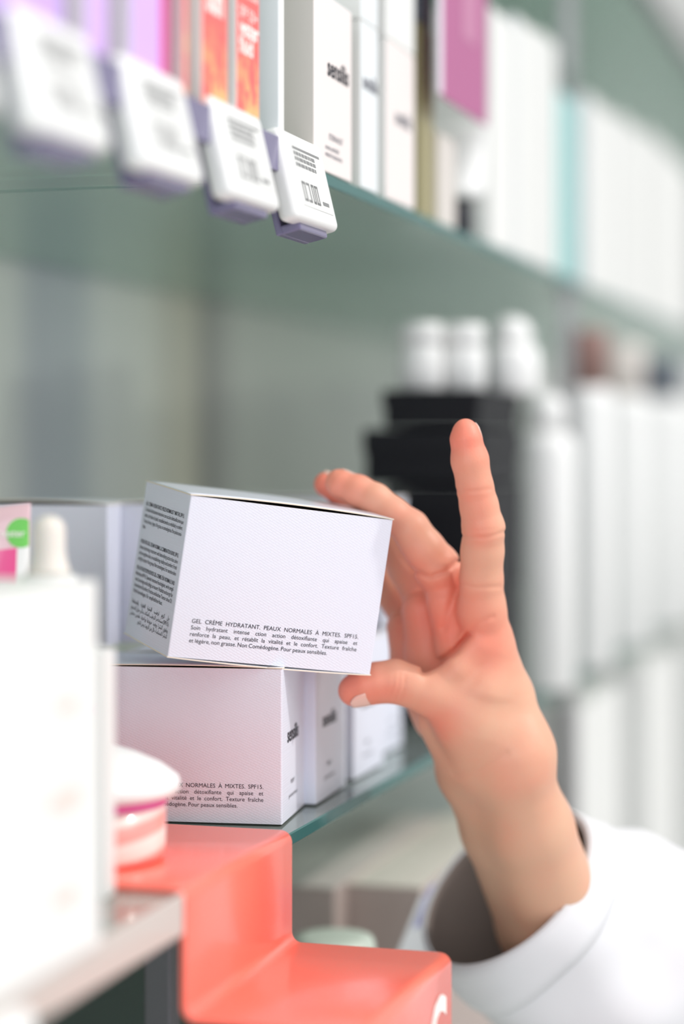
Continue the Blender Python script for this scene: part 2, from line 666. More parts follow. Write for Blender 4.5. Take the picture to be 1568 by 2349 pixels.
# ------------------------------------------------------------------ cream boxes
BW, BD, BH = 0.0962, 0.060, 0.0712
FRONT = [("GEL CRÈME HYDRATANT. PEAUX NORMALES À MIXTES. SPF15.", 0.010, True),
         ("Soin hydratant intense ction action détoxifiante qui apaise et", 0.0, True),
         ("renforce la peau, et rétablit la vitalité et le confort. Texture fraîche", 0.0, True),
         ("et légère, non grasse. Non Comédogène. Pour peaux sensibles.", 0.0, False)]
SIDE = [("GEL CREMA HIDRATANTE. PIELES NORMALES Y MIXTAS. SPF15.", .014, 1, 0),
        ("Cuidado hidratante intensivo con acción detoxificante que", 0, 1, 0),
        ("calma, fortalece la piel, restableciendo su vitalidad y confort.", 0, 1, 0),
        ("Textura fresca y ligera. No grasa, no comedogénica. Para pieles sensi-", 0, 1, 0),
        ("bles.", 0, 0, 0), None,
        ("HYDRATING GEL CREAM. NORMAL & COMBINATION SKINS. SPF15.", .014, 1, 0),
        ("Intense hydrating treatment with detoxifying action that calms", 0, 1, 0),
        ("and strengthens skin, re-establishing vitality and comfort. Fresh", 0, 1, 0),
        ("and light texture. Non greasy. Non comedogenic. For sensitive skins", 0, 1, 0), 0.5,
        ("FEUCHTIGKEITSSPENDENDE GEL-CREME. FÜR NORMALE UND", .014, 1, 0),
        ("Mischhaut SPF15. Spendet intensive Feuchtigkeit, wirkt entgif-", 0, 1, 0),
        ("tend, beruhigt und kräftigt, erneuert Vitalität und sorgt für", 0, 1, 0),
        ("besonderen Komfort. Frische und leichte Textur ohne Öl.", 0, 1, 0),
        ("Nicht komedogen. Für empfindliche Haut.", 0, 0, 0), 0.7,
        ("جل كريم ترطيب البشرة العادية والمختلطة", .014, 1, 1),
        ("(SPF15) مستحضر للترطيب المكثف بتأثير مزيل للسموم", 0, 1, 1),
        ("ويقوي البشرة ويعيد حيويتها وراحتها. ملمس منعش", 0, 1, 1),
        ("للبشرة الحساسة. خال من الزيوت ومن البثور", 0, 0, 1)]


def cream_box(label, group, loc, rz=0, w=BW, d=BD, h=BH, front_text=False, side_text=False, brand=False, bulge=0.0015, under=0.0008, rot=None, origin='corner'):
    """origin: the near right bottom corner; x runs to -w, y away to d"""
    t = thing('cream_box', label, 'box', loc, rz, group)
    if rot is not None:
        t.rotation_euler = rot
    th = 0.00055
    # body: four walls with a floor, open on top
    bm = bmesh.new()

    def ring(o, z, z2):
        return [bm.verts.new(p) for p in ((-w + o, o, z), (-o, o, z), (-o, d - o, z), (-w + o, d - o, z))]
    r0 = ring(0, 0.0004, 0)
    r1 = ring(0, h - 0.0006, 0)
    r2 = ring(th, h - 0.0006, 0)
    r3 = ring(th, 0.0012, 0)
    for a, b_, mi in ((r0, r1, 0), (r1, r2, 1), (r2, r3, 2)):
        for k in range(4):
            f = bm.faces.new((a[k], a[(k + 1) % 4], b_[(k + 1) % 4], b_[k]))
            f.material_index = mi
    f = bm.faces.new(r3)
    f.material_index = 2
    f = bm.faces.new(list(reversed(r0)))
    f.material_index = 2
    es = [e for e in bm.edges if abs(e.verts[0].co.z - e.verts[1].co.z) > 0.03 and (e.verts[0] in r0 or e.verts[1] in r0)]
    bmesh.ops.bevel(bm, geom=es, offset=0.0006, segments=2, affect='EDGES', profile=0.6)
    bm.normal_update()
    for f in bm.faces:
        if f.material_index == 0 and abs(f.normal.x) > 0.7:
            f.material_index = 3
    obj('body', bm, [M['lilac_card'], M['card_edge'], M['card_inside'], M['lilac_side']], t)

    def flap(name, z, sgn, amp):
        bm = bmesh.new()
        nx, ny = 24, 6
        lo, hi = [], []
        for i in range(nx + 1):
            u = i / nx
            ra, rb = [], []
            for j in range(ny + 1):
                v = j / ny
                zz = z + sgn * amp * (math.sin(PI * u) ** 0.8) * (1 - 0.75 * v)
                e = 0.0003
                X = -w - e + u * (w + 2 * e)
                Y = -e + v * (d + 2 * e)
                ra.append(bm.verts.new((X, Y, zz)))
                rb.append(bm.verts.new((X, Y, zz + 0.00055)))
            lo.append(ra)
            hi.append(rb)
        for i in range(nx):
            for j in range(ny):
                f = bm.faces.new((hi[i][j], hi[i + 1][j], hi[i + 1][j + 1], hi[i][j + 1]))
                f.smooth = True
                f.material_index = 0
                f = bm.faces.new((lo[i][j], lo[i][j + 1], lo[i + 1][j + 1], lo[i + 1][j]))
                f.material_index = 0 if sgn < 0 else 1
                f.smooth = True
        for i in range(nx):
            for j in (0, ny):
                f = bm.faces.new((lo[i][j], lo[i + 1][j], hi[i + 1][j], hi[i][j]) if j == 0 else (lo[i + 1][j], lo[i][j], hi[i][j], hi[i + 1][j]))
                f.material_index = 1
        for j in range(ny):
            for i in (0, nx):
                f = bm.faces.new((lo[i][j + 1], lo[i][j], hi[i][j], hi[i][j + 1]) if i == 0 else (lo[i][j], lo[i][j + 1], hi[i][j + 1], hi[i][j]))
                f.material_index = 1
        return obj(name, bm, [M['lilac_card'], M['card_edge']], t)
    flap('top_flap', h - 0.0005, 1, bulge)
    if under:
        flap('bottom_flap', -0.0001, -1, under)
    if front_text:
        bm = bmesh.new()
        for k, (s, bo, ju) in enumerate(FRONT):
            text_line(bm, s, 0, w * 0.822, -0.00292 * k, 0.00272 if k == 0 else 0.00268, 0.0, ju)
        place_text('printed_text', bm, M['ink'], t, (-w * 0.91, -0.00012, 0.0163), (1, 0, 0))
    if side_text:
        bm = bmesh.new()
        z = 0.0
        for ln in SIDE:
            if ln is None or isinstance(ln, float):
                z -= 0.0032 * (1.3 if ln is None else ln)
                continue
            s, bo, ju, rt = ln
            text_line(bm, s, 0, d * 0.86, z, 0.0026, bo * .6 + 0.003, bool(ju), bool(rt))
            z -= 0.00272
        o = place_text('printed_text', bm, M['ink'], t, (-w - 0.00012, d * 0.93, h * 0.845), (0, -1, 0))
        o['label'] = 'small black text in four languages on the shaded side'
    if brand:
        bm = bmesh.new()
        text_line(bm, 'sensilis', 0, 0.034, 0, 0.0098, 0.02, False)
        text_line(bm, 'PURIFY', 0.008, 0.03, -0.020, 0.0030, 0.0, False)
        text_line(bm, 'gel crème hydratant', 0.003, 0.034, -0.026, 0.0026, 0.0, False)
        place_text('brand_lettering', bm, M['ink'], t, (0.00015, d * 0.22, h * 0.50), (0, 1, 0))
    return t


# the box held in the hand: corners found from its picture, turned and tilted
h_tl, h_tr, h_bl, h_bk = Vector((-.0666, -.0180, .9250)), Vector((.0236, -.0302, .9643)), Vector((-.0773, -.0903, .9271)), Vector((-.0919, -.0126, .9847))
ex = (cw(h_tr) - cw(h_tl))
hw = ex.length
ex.normalize()
ez = (cw(h_tl) - cw(h_bl))
hh = ez.length
ez.normalize()
ey = ez.cross(ex).normalized()
ez = ex.cross(ey).normalized()
R = Matrix((ex, ey, ez)).transposed()
held_loc = cw(h_tr) - ez * hh
HELD = cream_box('lilac white cream box tilted between thumb and fingers of the hand', 'lilac white cream boxes', held_loc, w=hw, d=0.065, h=hh, front_text=True, side_text=True,
                 bulge=0.0012, under=0.0009, rot=R.to_euler())


def cream_at(label, x, D, z, rz=0, **k):
    p = at(x, 1040, D)
    return cream_box(label, 'lilac white cream boxes', (p.x, p.y, z), rz, **k)


L2 = Z_LOW + BH + 0.0012
cream_at('lilac white cream box directly under the held box, beside the red riser', 646, 0.945, Z_LOW + .0006, math.radians(7.3), front_text=True, brand=True, bulge=0.0008, under=0)
cream_at('lilac white cream box on the glass directly behind the one under the held box', 724, 1.000, Z_LOW + .0006, math.radians(3), brand=True, under=0)
cream_at('lilac white cream box low on the glass behind the thumb, third along the shelf edge', 812, 1.075, Z_LOW + .0006, math.radians(1), brand=True, under=0)
cream_at('lilac white cream box low on the glass at the far end, beneath the curled fingers', 876, 1.165, Z_LOW + .0006, 0, w=0.094, d=0.042, brand=True, under=0)
cream_at('lilac white cream box behind the curled fingers, stacked in the upper layer', 884, 1.163, L2, 0, w=0.094, d=0.044, bulge=0.001, under=0)
cream_at('lilac white cream box of the upper layer, half hidden by the held box', 560, 1.052, L2, math.radians(7), w=0.066, bulge=0.0010, under=0)
cream_at('lilac white cream box of the upper layer behind the pink tube and dropper bulb', 246, 1.035, L2, math.radians(9), bulge=0.0022, under=0)
cream_at('lilac white cream box of the lower layer, back row left behind the white cartons', 180, 1.04, Z_LOW + .0006, math.radians(9), under=0)

# ------------------------------------------------------------------ red display riser (stair profile, bent acrylic)


def riser():
    y0, y1 = 0.7485, 0.8793
    zt, zm, zb = CAM_Z - 0.1667, CAM_Z - 0.2158, CAM_Z - 0.345
    xr, xs = -0.2879, -0.2155
    th = 0.0021
    pts = [(-0.42, zt), (xr, zt), (xr, zm), (xs, zm), (xs, zb)]
    rad = 0.0052

    def rounded(off):
        q = [(-0.42, zt - off), (xr - off, zt - off), (xr - off, zm - off), (xs - off, zm - off), (xs - off, zb)]
        out = [q[0]]
        for k in (1, 2, 3):
            p = Vector(q[k])
            a = (Vector(q[k - 1]) - p).normalized()
            c = (Vector(q[k + 1]) - p).normalized()
            convex = k in (1, 3)
            r = rad - off if convex else rad + off - th * 0.3
            ctr = p + a * r + c * r
            s, e = p + a * r, p + c * r
            va, vb = s - ctr, e - ctr
            ang = math.atan2(va.x * vb.y - va.y * vb.x, va.dot(vb))
            for i in range(9):
                tt = ang * i / 8
                out.append((ctr.x + va.x * math.cos(tt) - va.y * math.sin(tt), ctr.y + va.x * math.sin(tt) + va.y * math.cos(tt)))
        out.append(q[-1])
        return out
    A, B = rounded(0), rounded(th)
    bm = bmesh.new()
    rows = [[bm.verts.new((p[0], y, p[1])) for p in L] for y in (y0, y1) for L in (A, B)]
    a0, b0, a1, b1 = rows
    n = len(A)
    for i in range(n - 1):
        bm.faces.new((a0[i], a1[i], a1[i + 1], a0[i + 1]))
        bm.faces.new((b0[i], b0[i + 1], b1[i + 1], b1[i]))
        bm.faces.new((a0[i], a0[i + 1], b0[i + 1], b0[i]))
        bm.faces.new((a1[i], b1[i], b1[i + 1], a1[i + 1]))
    bm.faces.new((a0[0], b0[0], b1[0], a1[0]))
    bm.faces.new((a0[-1], a1[-1], b1[-1], b0[-1]))
    bmesh.ops.recalc_face_normals(bm, faces=bm.faces[:])
    t = thing('display_riser', 'coral red acrylic stepped display riser hooked over the glass shelf edge', 'display riser', (-0.3, 0.81, Z_LOW))
    o = obj('stepped_panel', bm, M['acrylic'], t, smooth=True)
    md = o.modifiers.new('edge', 'BEVEL')
    md.width = 0.0003
    md.segments = 2
    md.angle_limit = math.radians(50)
    o.location = -t.location
    for q in (('G', 0.085, 0.113, 0.0, 0.052, 0.02, False), ('m', 0.018, 0.050, 0.010, 0.036, 0.02, False), ('a', 0.053, 0.078, 0.010, 0.036, 0.02, False)):
        bm = bmesh.new()
        text_line(bm, *q)
        o = place_text('white_letter', bm, M['white_ink'], t, (xs + 0.00015, y0 + 0.008, CAM_Z - 0.266), (0, 1, 0))
        o.location = -t.location


riser()

# ------------------------------------------------------------------ generic cartons, jars, bottles


def carton(label, group, x0, x1, X, z0, h, w, ms, name='carton', cat='box', lid=True, text=None, tilt=0.0):
    """side facing the aisle lies on the plane X between the columns x0 and x1; ms = (aisle side, end, top)"""
    ya, yb = shelf_y(x0, X), shelf_y(x1, X)
    if yb < ya:
        ya, yb = yb, ya
    d = yb - ya - 0.0012
    t = thing(name, label, cat, (X, ya, z0), tilt, group)
    bm = bmesh.new()
    box(bm, (-w, 0, 0), (0, d, h - 0.0006), 0.0007, 2)
    bm.normal_update()
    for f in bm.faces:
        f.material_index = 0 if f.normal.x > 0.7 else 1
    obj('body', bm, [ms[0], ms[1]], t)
    if lid:
        bm = bmesh.new()
        box(bm, (-w + 0.0004, -0.0003, h - 0.0006), (-0.0004, d - 0.0006, h), 0.0002, 1)
        obj('top_flap', bm, ms[2] if len(ms) > 2 else ms[1], t)
    if text:
        for (kind, s, u0, u1, zf, size, bo, mk) in text:
            bm = bmesh.new()
            if kind == 'v':      # lettering running down the side
                text_line(bm, s, 0, 0.2, 0, size, bo, False)
                place_text('printed_text', bm, mk, t, (0.00015, d * u0, h * zf), (0, 0.0, 1), (0, -1, 0))
            else:
                text_line(bm, s, 0, d * (u1 - u0), 0, size, bo, False)
                place_text('printed_text', bm, mk, t, (0.00015, d * u0, h * zf), (0, 1, 0))
    return t


G_UP = 'cartons in a row on the upper glass shelf'
zu = Z_UPT + 0.0003
# purple family
carton('light purple carton with pale end, leftmost behind the price tags on the upper shelf', G_UP, -90, 145, XF, zu, .10, .045, (M['lilac_purple'], M['pale_lilac'], M['pale_lilac']))
carton('narrow orchid carton with pale pink end, second of the purple ones from the left', G_UP, 200, 250, XF, zu, .10, .045, (M['violet'], M['pale_lilac'], M['pale_lilac']))
t = carton('light purple carton with a magenta edge, next to the coral cartons', G_UP, 302, 384, XF, zu, .10, .045, (M['violet'], M['pale_lilac'], M['pale_lilac']))
bm = bmesh.new()
dd = shelf_y(384, XF) - shelf_y(302, XF)
box(bm, (-0.03, dd - 0.007, 0), (0.0006, dd - 0.0008, 0.0996), 0.0002, 1)
obj('magenta_edge', bm, M['magenta_edge'], t)
carton('slim coral carton with pale blush end, first of the coral ones beside the purple cartons', G_UP, 421, 434, XF, zu, .10, .04, (M['coral'], M['pink_white'], M['pink_white']))
wi = M['white_ink']
carton('coral carton with orange flame pattern and blurred white lettering, middle of the coral three', G_UP, 464, 524, XF, zu, .10, .04, (M['coral'], M['pink_white'], M['pink_white']),
       text=[('h', 'sensilis', .05, .95, .62, .013, .02, wi), ('h', 'sun', .15, .8, .44, .018, .03, wi)])
ct = carton('coral carton with sharp white lettering and a white edge, third of the coral ones', G_UP, 543, 597, XF, zu, .10, .04, (M['coral'], M['white_card'], M['white_card']),
            text=[('h', 'protección', .1, .95, .74, .009, .02, wi), ('h', 'solar facial', .1, .95, .66, .008, .0, wi), ('h', 'crema color', .1, .95, .58, .008, .0, wi),
                  ('h', 'SPF 50+', .1, .9, .49, .0072, .0, wi), ('h', 'water', .1, .95, .42, .010, .03, wi), ('h', 'fluid', .1, .9, .345, .010, .03, wi)])
carton('plain white carton with a cool grey end between the coral and the blush cartons', G_UP, 640, 654, XF, zu, .11, .04, (M['white_card'], M['cool_card'], M['cool_card']))
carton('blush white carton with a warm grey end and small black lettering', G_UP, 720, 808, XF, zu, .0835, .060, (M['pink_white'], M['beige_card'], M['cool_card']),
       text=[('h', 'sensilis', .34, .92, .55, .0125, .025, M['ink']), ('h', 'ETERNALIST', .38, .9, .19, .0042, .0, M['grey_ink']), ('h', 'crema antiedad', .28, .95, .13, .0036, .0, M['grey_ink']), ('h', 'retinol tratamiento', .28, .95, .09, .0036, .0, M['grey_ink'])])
for zz, lb in ((zu, 'lower'), (zu + .0838, 'upper')):
    carton('cool white carton with small black lettering beside the blush carton, %s of two' % lb, G_UP, 828, 868, XF, zz, .0835, .05, (M['cool_card'], M['white_card'], M['white_card']),
           text=[('h', 'sensilis', .1, .95, .60, .011, .02, M['grey_ink'])])
    carton('white carton with a pinkish foot next to the olive gold box, %s of two' % lb, G_UP, 886, 952, XF, zz, .0835, .05, (M['white_card'] if lb == 'upper' else M['pink_white'], M['white_card'], M['white_card']),
           text=[('h', 'sensilis', .3, .95, .50, .0115, .02, M['grey_ink'])])
carton('olive gold carton next to the white stacked cartons, behind the pink hanging sign', G_UP, 962, 996, XF - .004, zu, .108, .05, (M['gold_card'], M['gold_card'], M['gold_card']))
carton('slate grey carton lying on top of the olive gold carton', G_UP, 962, 994, XF - .004, zu + .1085, .06, .05, (M['slate_card'], M['slate_card'], M['slate_card']))
carton('low beige carton right of the olive gold carton', G_UP, 1006, 1046, XF - .002, zu, .052, .05, (M['beige_card'], M['cream_card'], M['cream_card']))


def tube_on_cap(label, x, X, z0, rc, rb, hc, hb, mcap, mbody, group=None, cat='tube'):
    y = shelf_y(x, X)
    t = thing('cosmetic_tube', label, cat, (X - rb, y, z0), 0, group)
    bm = bmesh.new()
    lathe(bm, [(0, 0), (rc * .96, 0), (rc, .001), (rc, hc - .001), (rc * .96, hc), (0, hc)], 32)
    obj('cap', bm, mcap, t, True)
    bm = bmesh.new()
    n = 32
    rings = []
    for k in range(9):
        u = k / 8
        sy = rb * (1 - u) + 0.0012 * u
        sx = rb * (1 + 0.1 * u)
        rings.append([bm.verts.new((sx * math.cos(2 * PI * i / n), sy * math.sin(2 * PI * i / n), hc + 0.0003 + hb * u)) for i in range(n)])
    for a, b_ in zip(rings[:-1], rings[1:]):
        for i in range(n):
            bm.faces.new((a[i], a[(i + 1) % n], b_[(i + 1) % n], b_[i]))
    bm.faces.new(list(reversed(rings[0])))
    bm.faces.new(rings[-1])
    obj('body', bm, mbody, t, True)
    return t


tube_on_cap('white tube standing on its black cap, below the pink hanging sign', 1112, XF + .004, zu, .012, .0195, .024, .046, M['black_plastic'], M['white_plastic'])


def bottle(label, x, D, z0, r, h, neck_r, cap_h, mbody, mcap, group=None, round_top=False, name='bottle', cat='bottle'):
    p = at(x, 1040, D)
    t = thing(name, label, cat, (p.x, p.y, z0), 0, group)
    bm = bmesh.new()
    hb = h - cap_h
    sh = min(r * 0.7, hb * 0.3)
    prof = [(0, 0), (r * .93, 0), (r, r * .08), (r, hb - sh)]
    for k in range(1, 9):
        a = k / 8 * PI / 2
        prof.append((neck_r + (r - neck_r) * math.cos(a), hb - sh + sh * math.sin(a)))
    prof.append((0, hb))
    lathe(bm, prof, 36)
    obj('body', bm, mbody, t, True)
    bm = bmesh.new()
    rc = neck_r * 1.12 if not round_top else neck_r
    if round_top:
        pc = [(0, hb + .0002), (rc, hb + .0002), (rc, hb + cap_h - rc * .9)] + [(rc * math.cos(a), hb + cap_h - rc * .9 + rc * .9 * math.sin(a)) for a in [PI / 2 * k / 8 for k in range(1, 8)]] + [(0, hb + cap_h)]
    else:
        pc = [(0, hb + .0002), (rc, hb + .0002), (rc, hb + cap_h - .0015), (rc - .0015, hb + cap_h), (0, hb + cap_h)]
    lathe(bm, pc, 32)
    obj('cap', bm, mcap, t, True)
    return t


# far part of the upper shelf
wc = M['white_card']
carton('tall white carton behind the tube with the black cap on the upper shelf', G_UP, 1125, 1180, XF, zu, .150, .06, (wc, wc, wc))
carton('tall white carton with a cool tone, second after the black capped tube', G_UP, 1186, 1232, XF, zu, .160, .06, (wc, M['cool_card'], wc))
carton('tall white carton with rounded look just left of the teal stripes', G_UP, 1238, 1276, XF, zu, .165, .06, (wc, wc, wc))
carton('narrow pale teal carton between tall white ones', G_UP, 1281, 1298, XF, zu, .135, .06, (M['teal_card'], M['teal_card'], M['teal_card']))
carton('narrow teal carton at the grey post, right one of the teal pair', G_UP, 1306, 1324, XF, zu, .135, .06, (M['teal_card'], M['cool_card'], M['teal_card']))
carton('wide white carton right of the grey post on the upper shelf', G_UP, 1348, 1412, XF, zu, .152, .06, (wc, M['cool_card'], wc))
carton('white carton near the right end of the upper shelf', G_UP, 1420, 1478, XF, zu, .160, .06, (wc, wc, wc))
carton('white carton cut by the right edge of the photo, upper shelf', G_UP, 1486, 1590, XF, zu, .170, .06, (wc, wc, wc))

# hanging pink shelf sign
bm = bmesh.new()
ya, yb = shelf_y(1012, XF + .008), shelf_y(1114, XF + .008)
t = thing('shelf_sign', 'mauve pink hanging sign with a pale strip, hung from the top shelf edge', 'sign', (XF + .008, ya, CAM_Z + .198))
box(bm, (-.0006, 0, 0), (.0006, yb - ya, Z_TOP - .002 - CAM_Z - .198), .0003, 1)
obj('sign_panel', bm, M['sign_pink'], t)
bm = bmesh.new()
box(bm, (-.0008, -.0075, .001), (.0008, -.0002, Z_TOP - .003 - CAM_Z - .198), .0003, 1)
obj('sign_edge', bm, M['pale_lilac'], t)
bm = bmesh.new()
box(bm, (.0007, (yb - ya) * .42, .042), (.0009, (yb - ya) * .74, .2), 0)
obj('printed_strip', bm, M['sign_pale'], t)

# ------------------------------------------------------------------ black boxes and bottles at the back of the lower shelf
G_BL = 'black boxes stacked at the far end of the lower shelf'
zb = Z_LOW + .0004


def black_box(label, xl, xr, Dn, z0, z1, d, rz=0):
    p = at(xr, 1040, Dn)
    w = (xr - xl) * Dn / FPX
    t = thing('gift_box', label, 'box', (p.x, p.y, z0), rz, G_BL)
    bm = bmesh.new()
    hgt = z1 - z0
    box(bm, (-w, 0, 0), (0, d, hgt * .62), .0008)
    obj('base', bm, M['black_card'], t)
    bm = bmesh.new()
    box(bm, (-w - .0012, -.0012, hgt * .55), (.0012, d + .0012, hgt - .0004), .0008)
    obj('lid', bm, M['black_card'], t)
    return t


black_box('large black glossy box at the bottom of the black stack behind the hand', 880, 1098, 1.29, zb, CAM_Z - .020, .12)
black_box('flat wide black box, second from the top of the black stack', 826, 1098, 1.292, CAM_Z - .0195, CAM_Z + .0155, .12)
black_box('flat black box topping the black stack, under the small white bottles', 872, 1096, 1.296, CAM_Z + .016, CAM_Z + .040, .12)
G_SB = 'small white bottles on the black stack'
zt = CAM_Z + .0402
bottle('small greyish white bottle on the black stack, left of three', 965, 1.335, zt, .0145, .043, .0125, .014, M['white_plastic'], M['white_plastic'], G_SB)
bottle('small greyish white bottle on the black stack, middle of three', 1062, 1.350, zt, .0145, .043, .0125, .014, M['white_plastic'], M['white_plastic'], G_SB)
bottle('larger bright white bottle on the black stack with domed cap, right of three', 1172, 1.405, CAM_Z + .0402, .019, .052, .014, .02, M['white_plastic'], M['white_plastic'], G_SB, True)

G_FB = 'white bottles beyond the black stack'
bottle('white bottle with domed top directly right of the black boxes', 1250, 1.50, zb, .022, .213, .015, .03, M['white_plastic'], M['white_plastic'], G_FB, True)
bottle('white bottle with a rosewood cap below the grey post', 1338, 1.66, zb, .024, .266, .018, .045, M['white_plastic'], M['brown_cap'], G_FB)
bottle('cream white bottle with a warm beige cap on the lower shelf', 1420, 1.85, zb, .028, .265, .02, .045, M['white_plastic'], M['beige_card'], G_FB)
bottle('white bottle with a dark cap near the right edge on the lower shelf', 1508, 2.05, zb, .030, .262, .02, .04, M['white_plastic'], M['slate_card'], G_FB)
bottle('white bottle cut by the right edge of the photo on the lower shelf', 1585, 2.25, zb, .030, .262, .02, .04, M['white_plastic'], M['white_plastic'], G_FB)

for x0, x1, lb in ((1208, 1318, 'tall white carton standing behind the white bottle at the black boxes'), (1322, 1400, 'tall white carton standing behind the rosewood capped bottle'),
                   (1404, 1462, 'tall white carton standing behind the beige capped bottle')):
    carton(lb, 'white cartons behind the bottles on the lower shelf', x0, x1, -.352, zb, .215, .05, (wc, wc, wc))

# ------------------------------------------------------------------ third shelf
G_T = 'cartons on the lowest shelf'
zt3 = Z_THIRD + .0004


def deep_box(label, xl, xr, Dn, ztop, d, ms, rz=0.0, z0=None):
    p = at(xr, 1040, Dn)
    w = (xr - xl) * Dn / FPX / CY
    z0 = zt3 if z0 is None else z0
    t = thing('carton', label, 'box', (p.x, p.y, z0), rz, G_T)
    bm = bmesh.new()
    hgt = ztop - z0
    box(bm, (-w, 0, 0), (0, d, hgt - .0006), .001)
    obj('body', bm, ms[0], t)
    bm = bmesh.new()
    box(bm, (-w + .0005, -.0004, hgt - .0006), (-.0005, d - .001, hgt), .0002, 1)
    obj('top_flap', bm, ms[1], t)
    return t


deep_box('taupe sided carton with a cream top on the lowest shelf, beside the mint lid', 792, 968, 1.20, CAM_Z - .249, .25, (M['taupe_card'], M['cream_card']))
deep_box('taupe carton left of the dark gap, partly behind the red riser', 560, 768, 1.19, CAM_Z - .247, .24, (M['taupe_card'], M['beige_card']))
deep_box('dark green block added for the reflection under the glass shelf in the lower left corner', -140, 345, 1.12, CAM_Z - .185, .2, (M['green_reflection'], M['green_reflection']))  # dark reflection below the glass painted as an added green block
deep_box('white carton on the lowest shelf right behind the wrist', 1080, 1330, 1.60, CAM_Z - .195, .2, (wc, wc))
deep_box('white carton on the lowest shelf, right of the one behind the wrist', 1330, 1480, 1.85, CAM_Z - .19, .22, (wc, wc))
deep_box('white carton on the lowest shelf at the right edge of the photo', 1480, 1640, 2.15, CAM_Z - .19, .3, (wc, wc))
deep_box('pale taupe carton below the sleeve, lowest shelf', 960, 1118, 1.47, CAM_Z - .385, .10, (M['beige_card'], M['cream_card']))
deep_box('cream carton below the sleeve beside the pale taupe one', 1122, 1290, 1.47, CAM_Z - .400, .10, (wc, wc))
p = at(764, 1040, 1.10)
t = thing('cream_jar', 'jar with a pale mint rounded lid seen above the lower red step', 'jar', (p.x, p.y, zt3))
bm = bmesh.new()
lathe(bm, [(0, 0), (.020, 0), (.021, .001), (.021, .185), (0, .185)], 36)
obj('body', bm, M['white_plastic'], t, True)
bm = bmesh.new()
lathe(bm, [(0, .1853), (.0215, .1853), (.0222, .187), (.0222, .204), (.0205, .2075), (.014, .2085), (0, .2085)], 36)
obj('lid', bm, M['mint'], t, True)

# leaning white leaflet with lavender marks
p0, p1 = at(938, 2200, 1.13), at(1000, 2050, 1.15)
bm = bmesh.new()
ax = (p1 - p0)
wv = Vector((.0165, .004, .004))
nn = ax.cross(wv).normalized() * .0006
vs = []
p0 = p0 - ax * .9
for q in (p0, p1):
    for s in (0, 1):
        for k in (-1, 1):
            vs.append(bm.verts.new(q + wv * (s - .5) + nn * k))
for f in ((0, 1, 3, 2), (4, 6, 7, 5), (0, 2, 6, 4), (1, 5, 7, 3), (0, 4, 5, 1), (2, 3, 7, 6)):
    bm.faces.new([vs[i] for i in f])
bmesh.ops.recalc_face_normals(bm, faces=bm.faces[:])
t = thing('leaflet', 'narrow white leaflet with lavender marks leaning left of the sleeve opening', 'leaflet', (0, 0, 0))
obj('sheet', bm, M['cool_card'], t)
for k, (u, sz) in enumerate(((.985, .012), (.72, .010), (.62, .008))):
    bm = bmesh.new()
    q = p0 + (p1 - p0) * (1 - (1 - u) * .55)
    dirn = (p1 - p0).normalized()
    fr = nn.normalized()
    if fr.dot(LOOK) > 0:
        fr = -fr
    a = wv.normalized()
    vv = [bm.verts.new(q + a * (x * .0055) + dirn * (y * sz * .6) + fr * .0009) for x, y in ((-1, -1), (1, -.8), (1, .8), (-1, 1))]
    bm.faces.new(vv)
    obj('printed_mark', bm, M['lav_ink'], t)

# ------------------------------------------------------------------ near things on the lower shelf
G_W = 'white cartons in the left foreground'
pi_ = M['pale_ink']
carton('tall plain white carton in the left foreground, behind a shorter one', G_W, -200, 226, XF - .012, Z_LOW + .0004, .1228, .045, (wc, wc, wc))
t = carton('shorter white carton in the left foreground with pale pink marks', G_W, -250, 236, XF + .004, Z_LOW + .0004, .1020, .0135, (wc, wc, wc))
dd = shelf_y(236, XF + .004) - shelf_y(-250, XF + .004)
for (yy, zz, rr) in ((.80, .085, .0045), (.79, .054, .007), (.79, .022, .0055)):
    bm = bmesh.new()
    n = 20
    vv = [bm.verts.new((.0002, dd * yy + rr * 2.0 * math.cos(2 * PI * i / n), zz + rr * .55 * math.sin(2 * PI * i / n) + .001 * math.sin(5 * i))) for i in range(n)]
    bm.faces.new(vv)
    obj('printed_mark', bm, pi_, t)

# slim carton with magenta lettering peeking out
p = at(243, 1040, .790)
t = thing('carton', 'slim white carton with magenta lettering peeking out between foreground cartons and jar', 'box', (p.x, p.y, Z_LOW + .0004), .1)
bm = bmesh.new()
box(bm, (-.028, 0, 0), (0, .012, .094), .0006)
obj('body', bm, wc, t)
bm = bmesh.new()
text_line(bm, 'sensi', 0, .04, 0, .017, .03, False)
for v in bm.verts:
    v.co = Vector((-.0135 + v.co.z, -.0002, .040 + v.co.x))
obj('printed_text', bm, M['mag_ink'], t)

# jar with conical white lid
p = at(204, 1040, .862)
t = thing('cream_jar', 'coral and white swirled jar with a wide white domed lid standing on the red riser', 'jar', (p.x, p.y, CAM_Z - .1667 + .0002))
bm = bmesh.new()
lathe(bm, [(0, 0), (.0295, 0), (.0313, .0015), (.0316, .004), (.0316, .0265), (0, .0265)], 56)
obj('body', bm, M['jar'], t, True)
bm = bmesh.new()
lathe(bm, [(.0, .0268), (.0362, .0268), (.0374, .028), (.0376, .0315), (.0368, .0335), (.030, .0385), (.020, .043), (.010, .0462), (0, .0473)], 56)
obj('lid', bm, M['white_plastic'], t, True)
bm = bmesh.new()
lathe(bm, [(.0318, .0226), (.0321, .0226), (.0321, .0262), (.0318, .0262), (.0318, .0226)], 56)
obj('magenta_band', bm, M['mag_ink'], t, True)

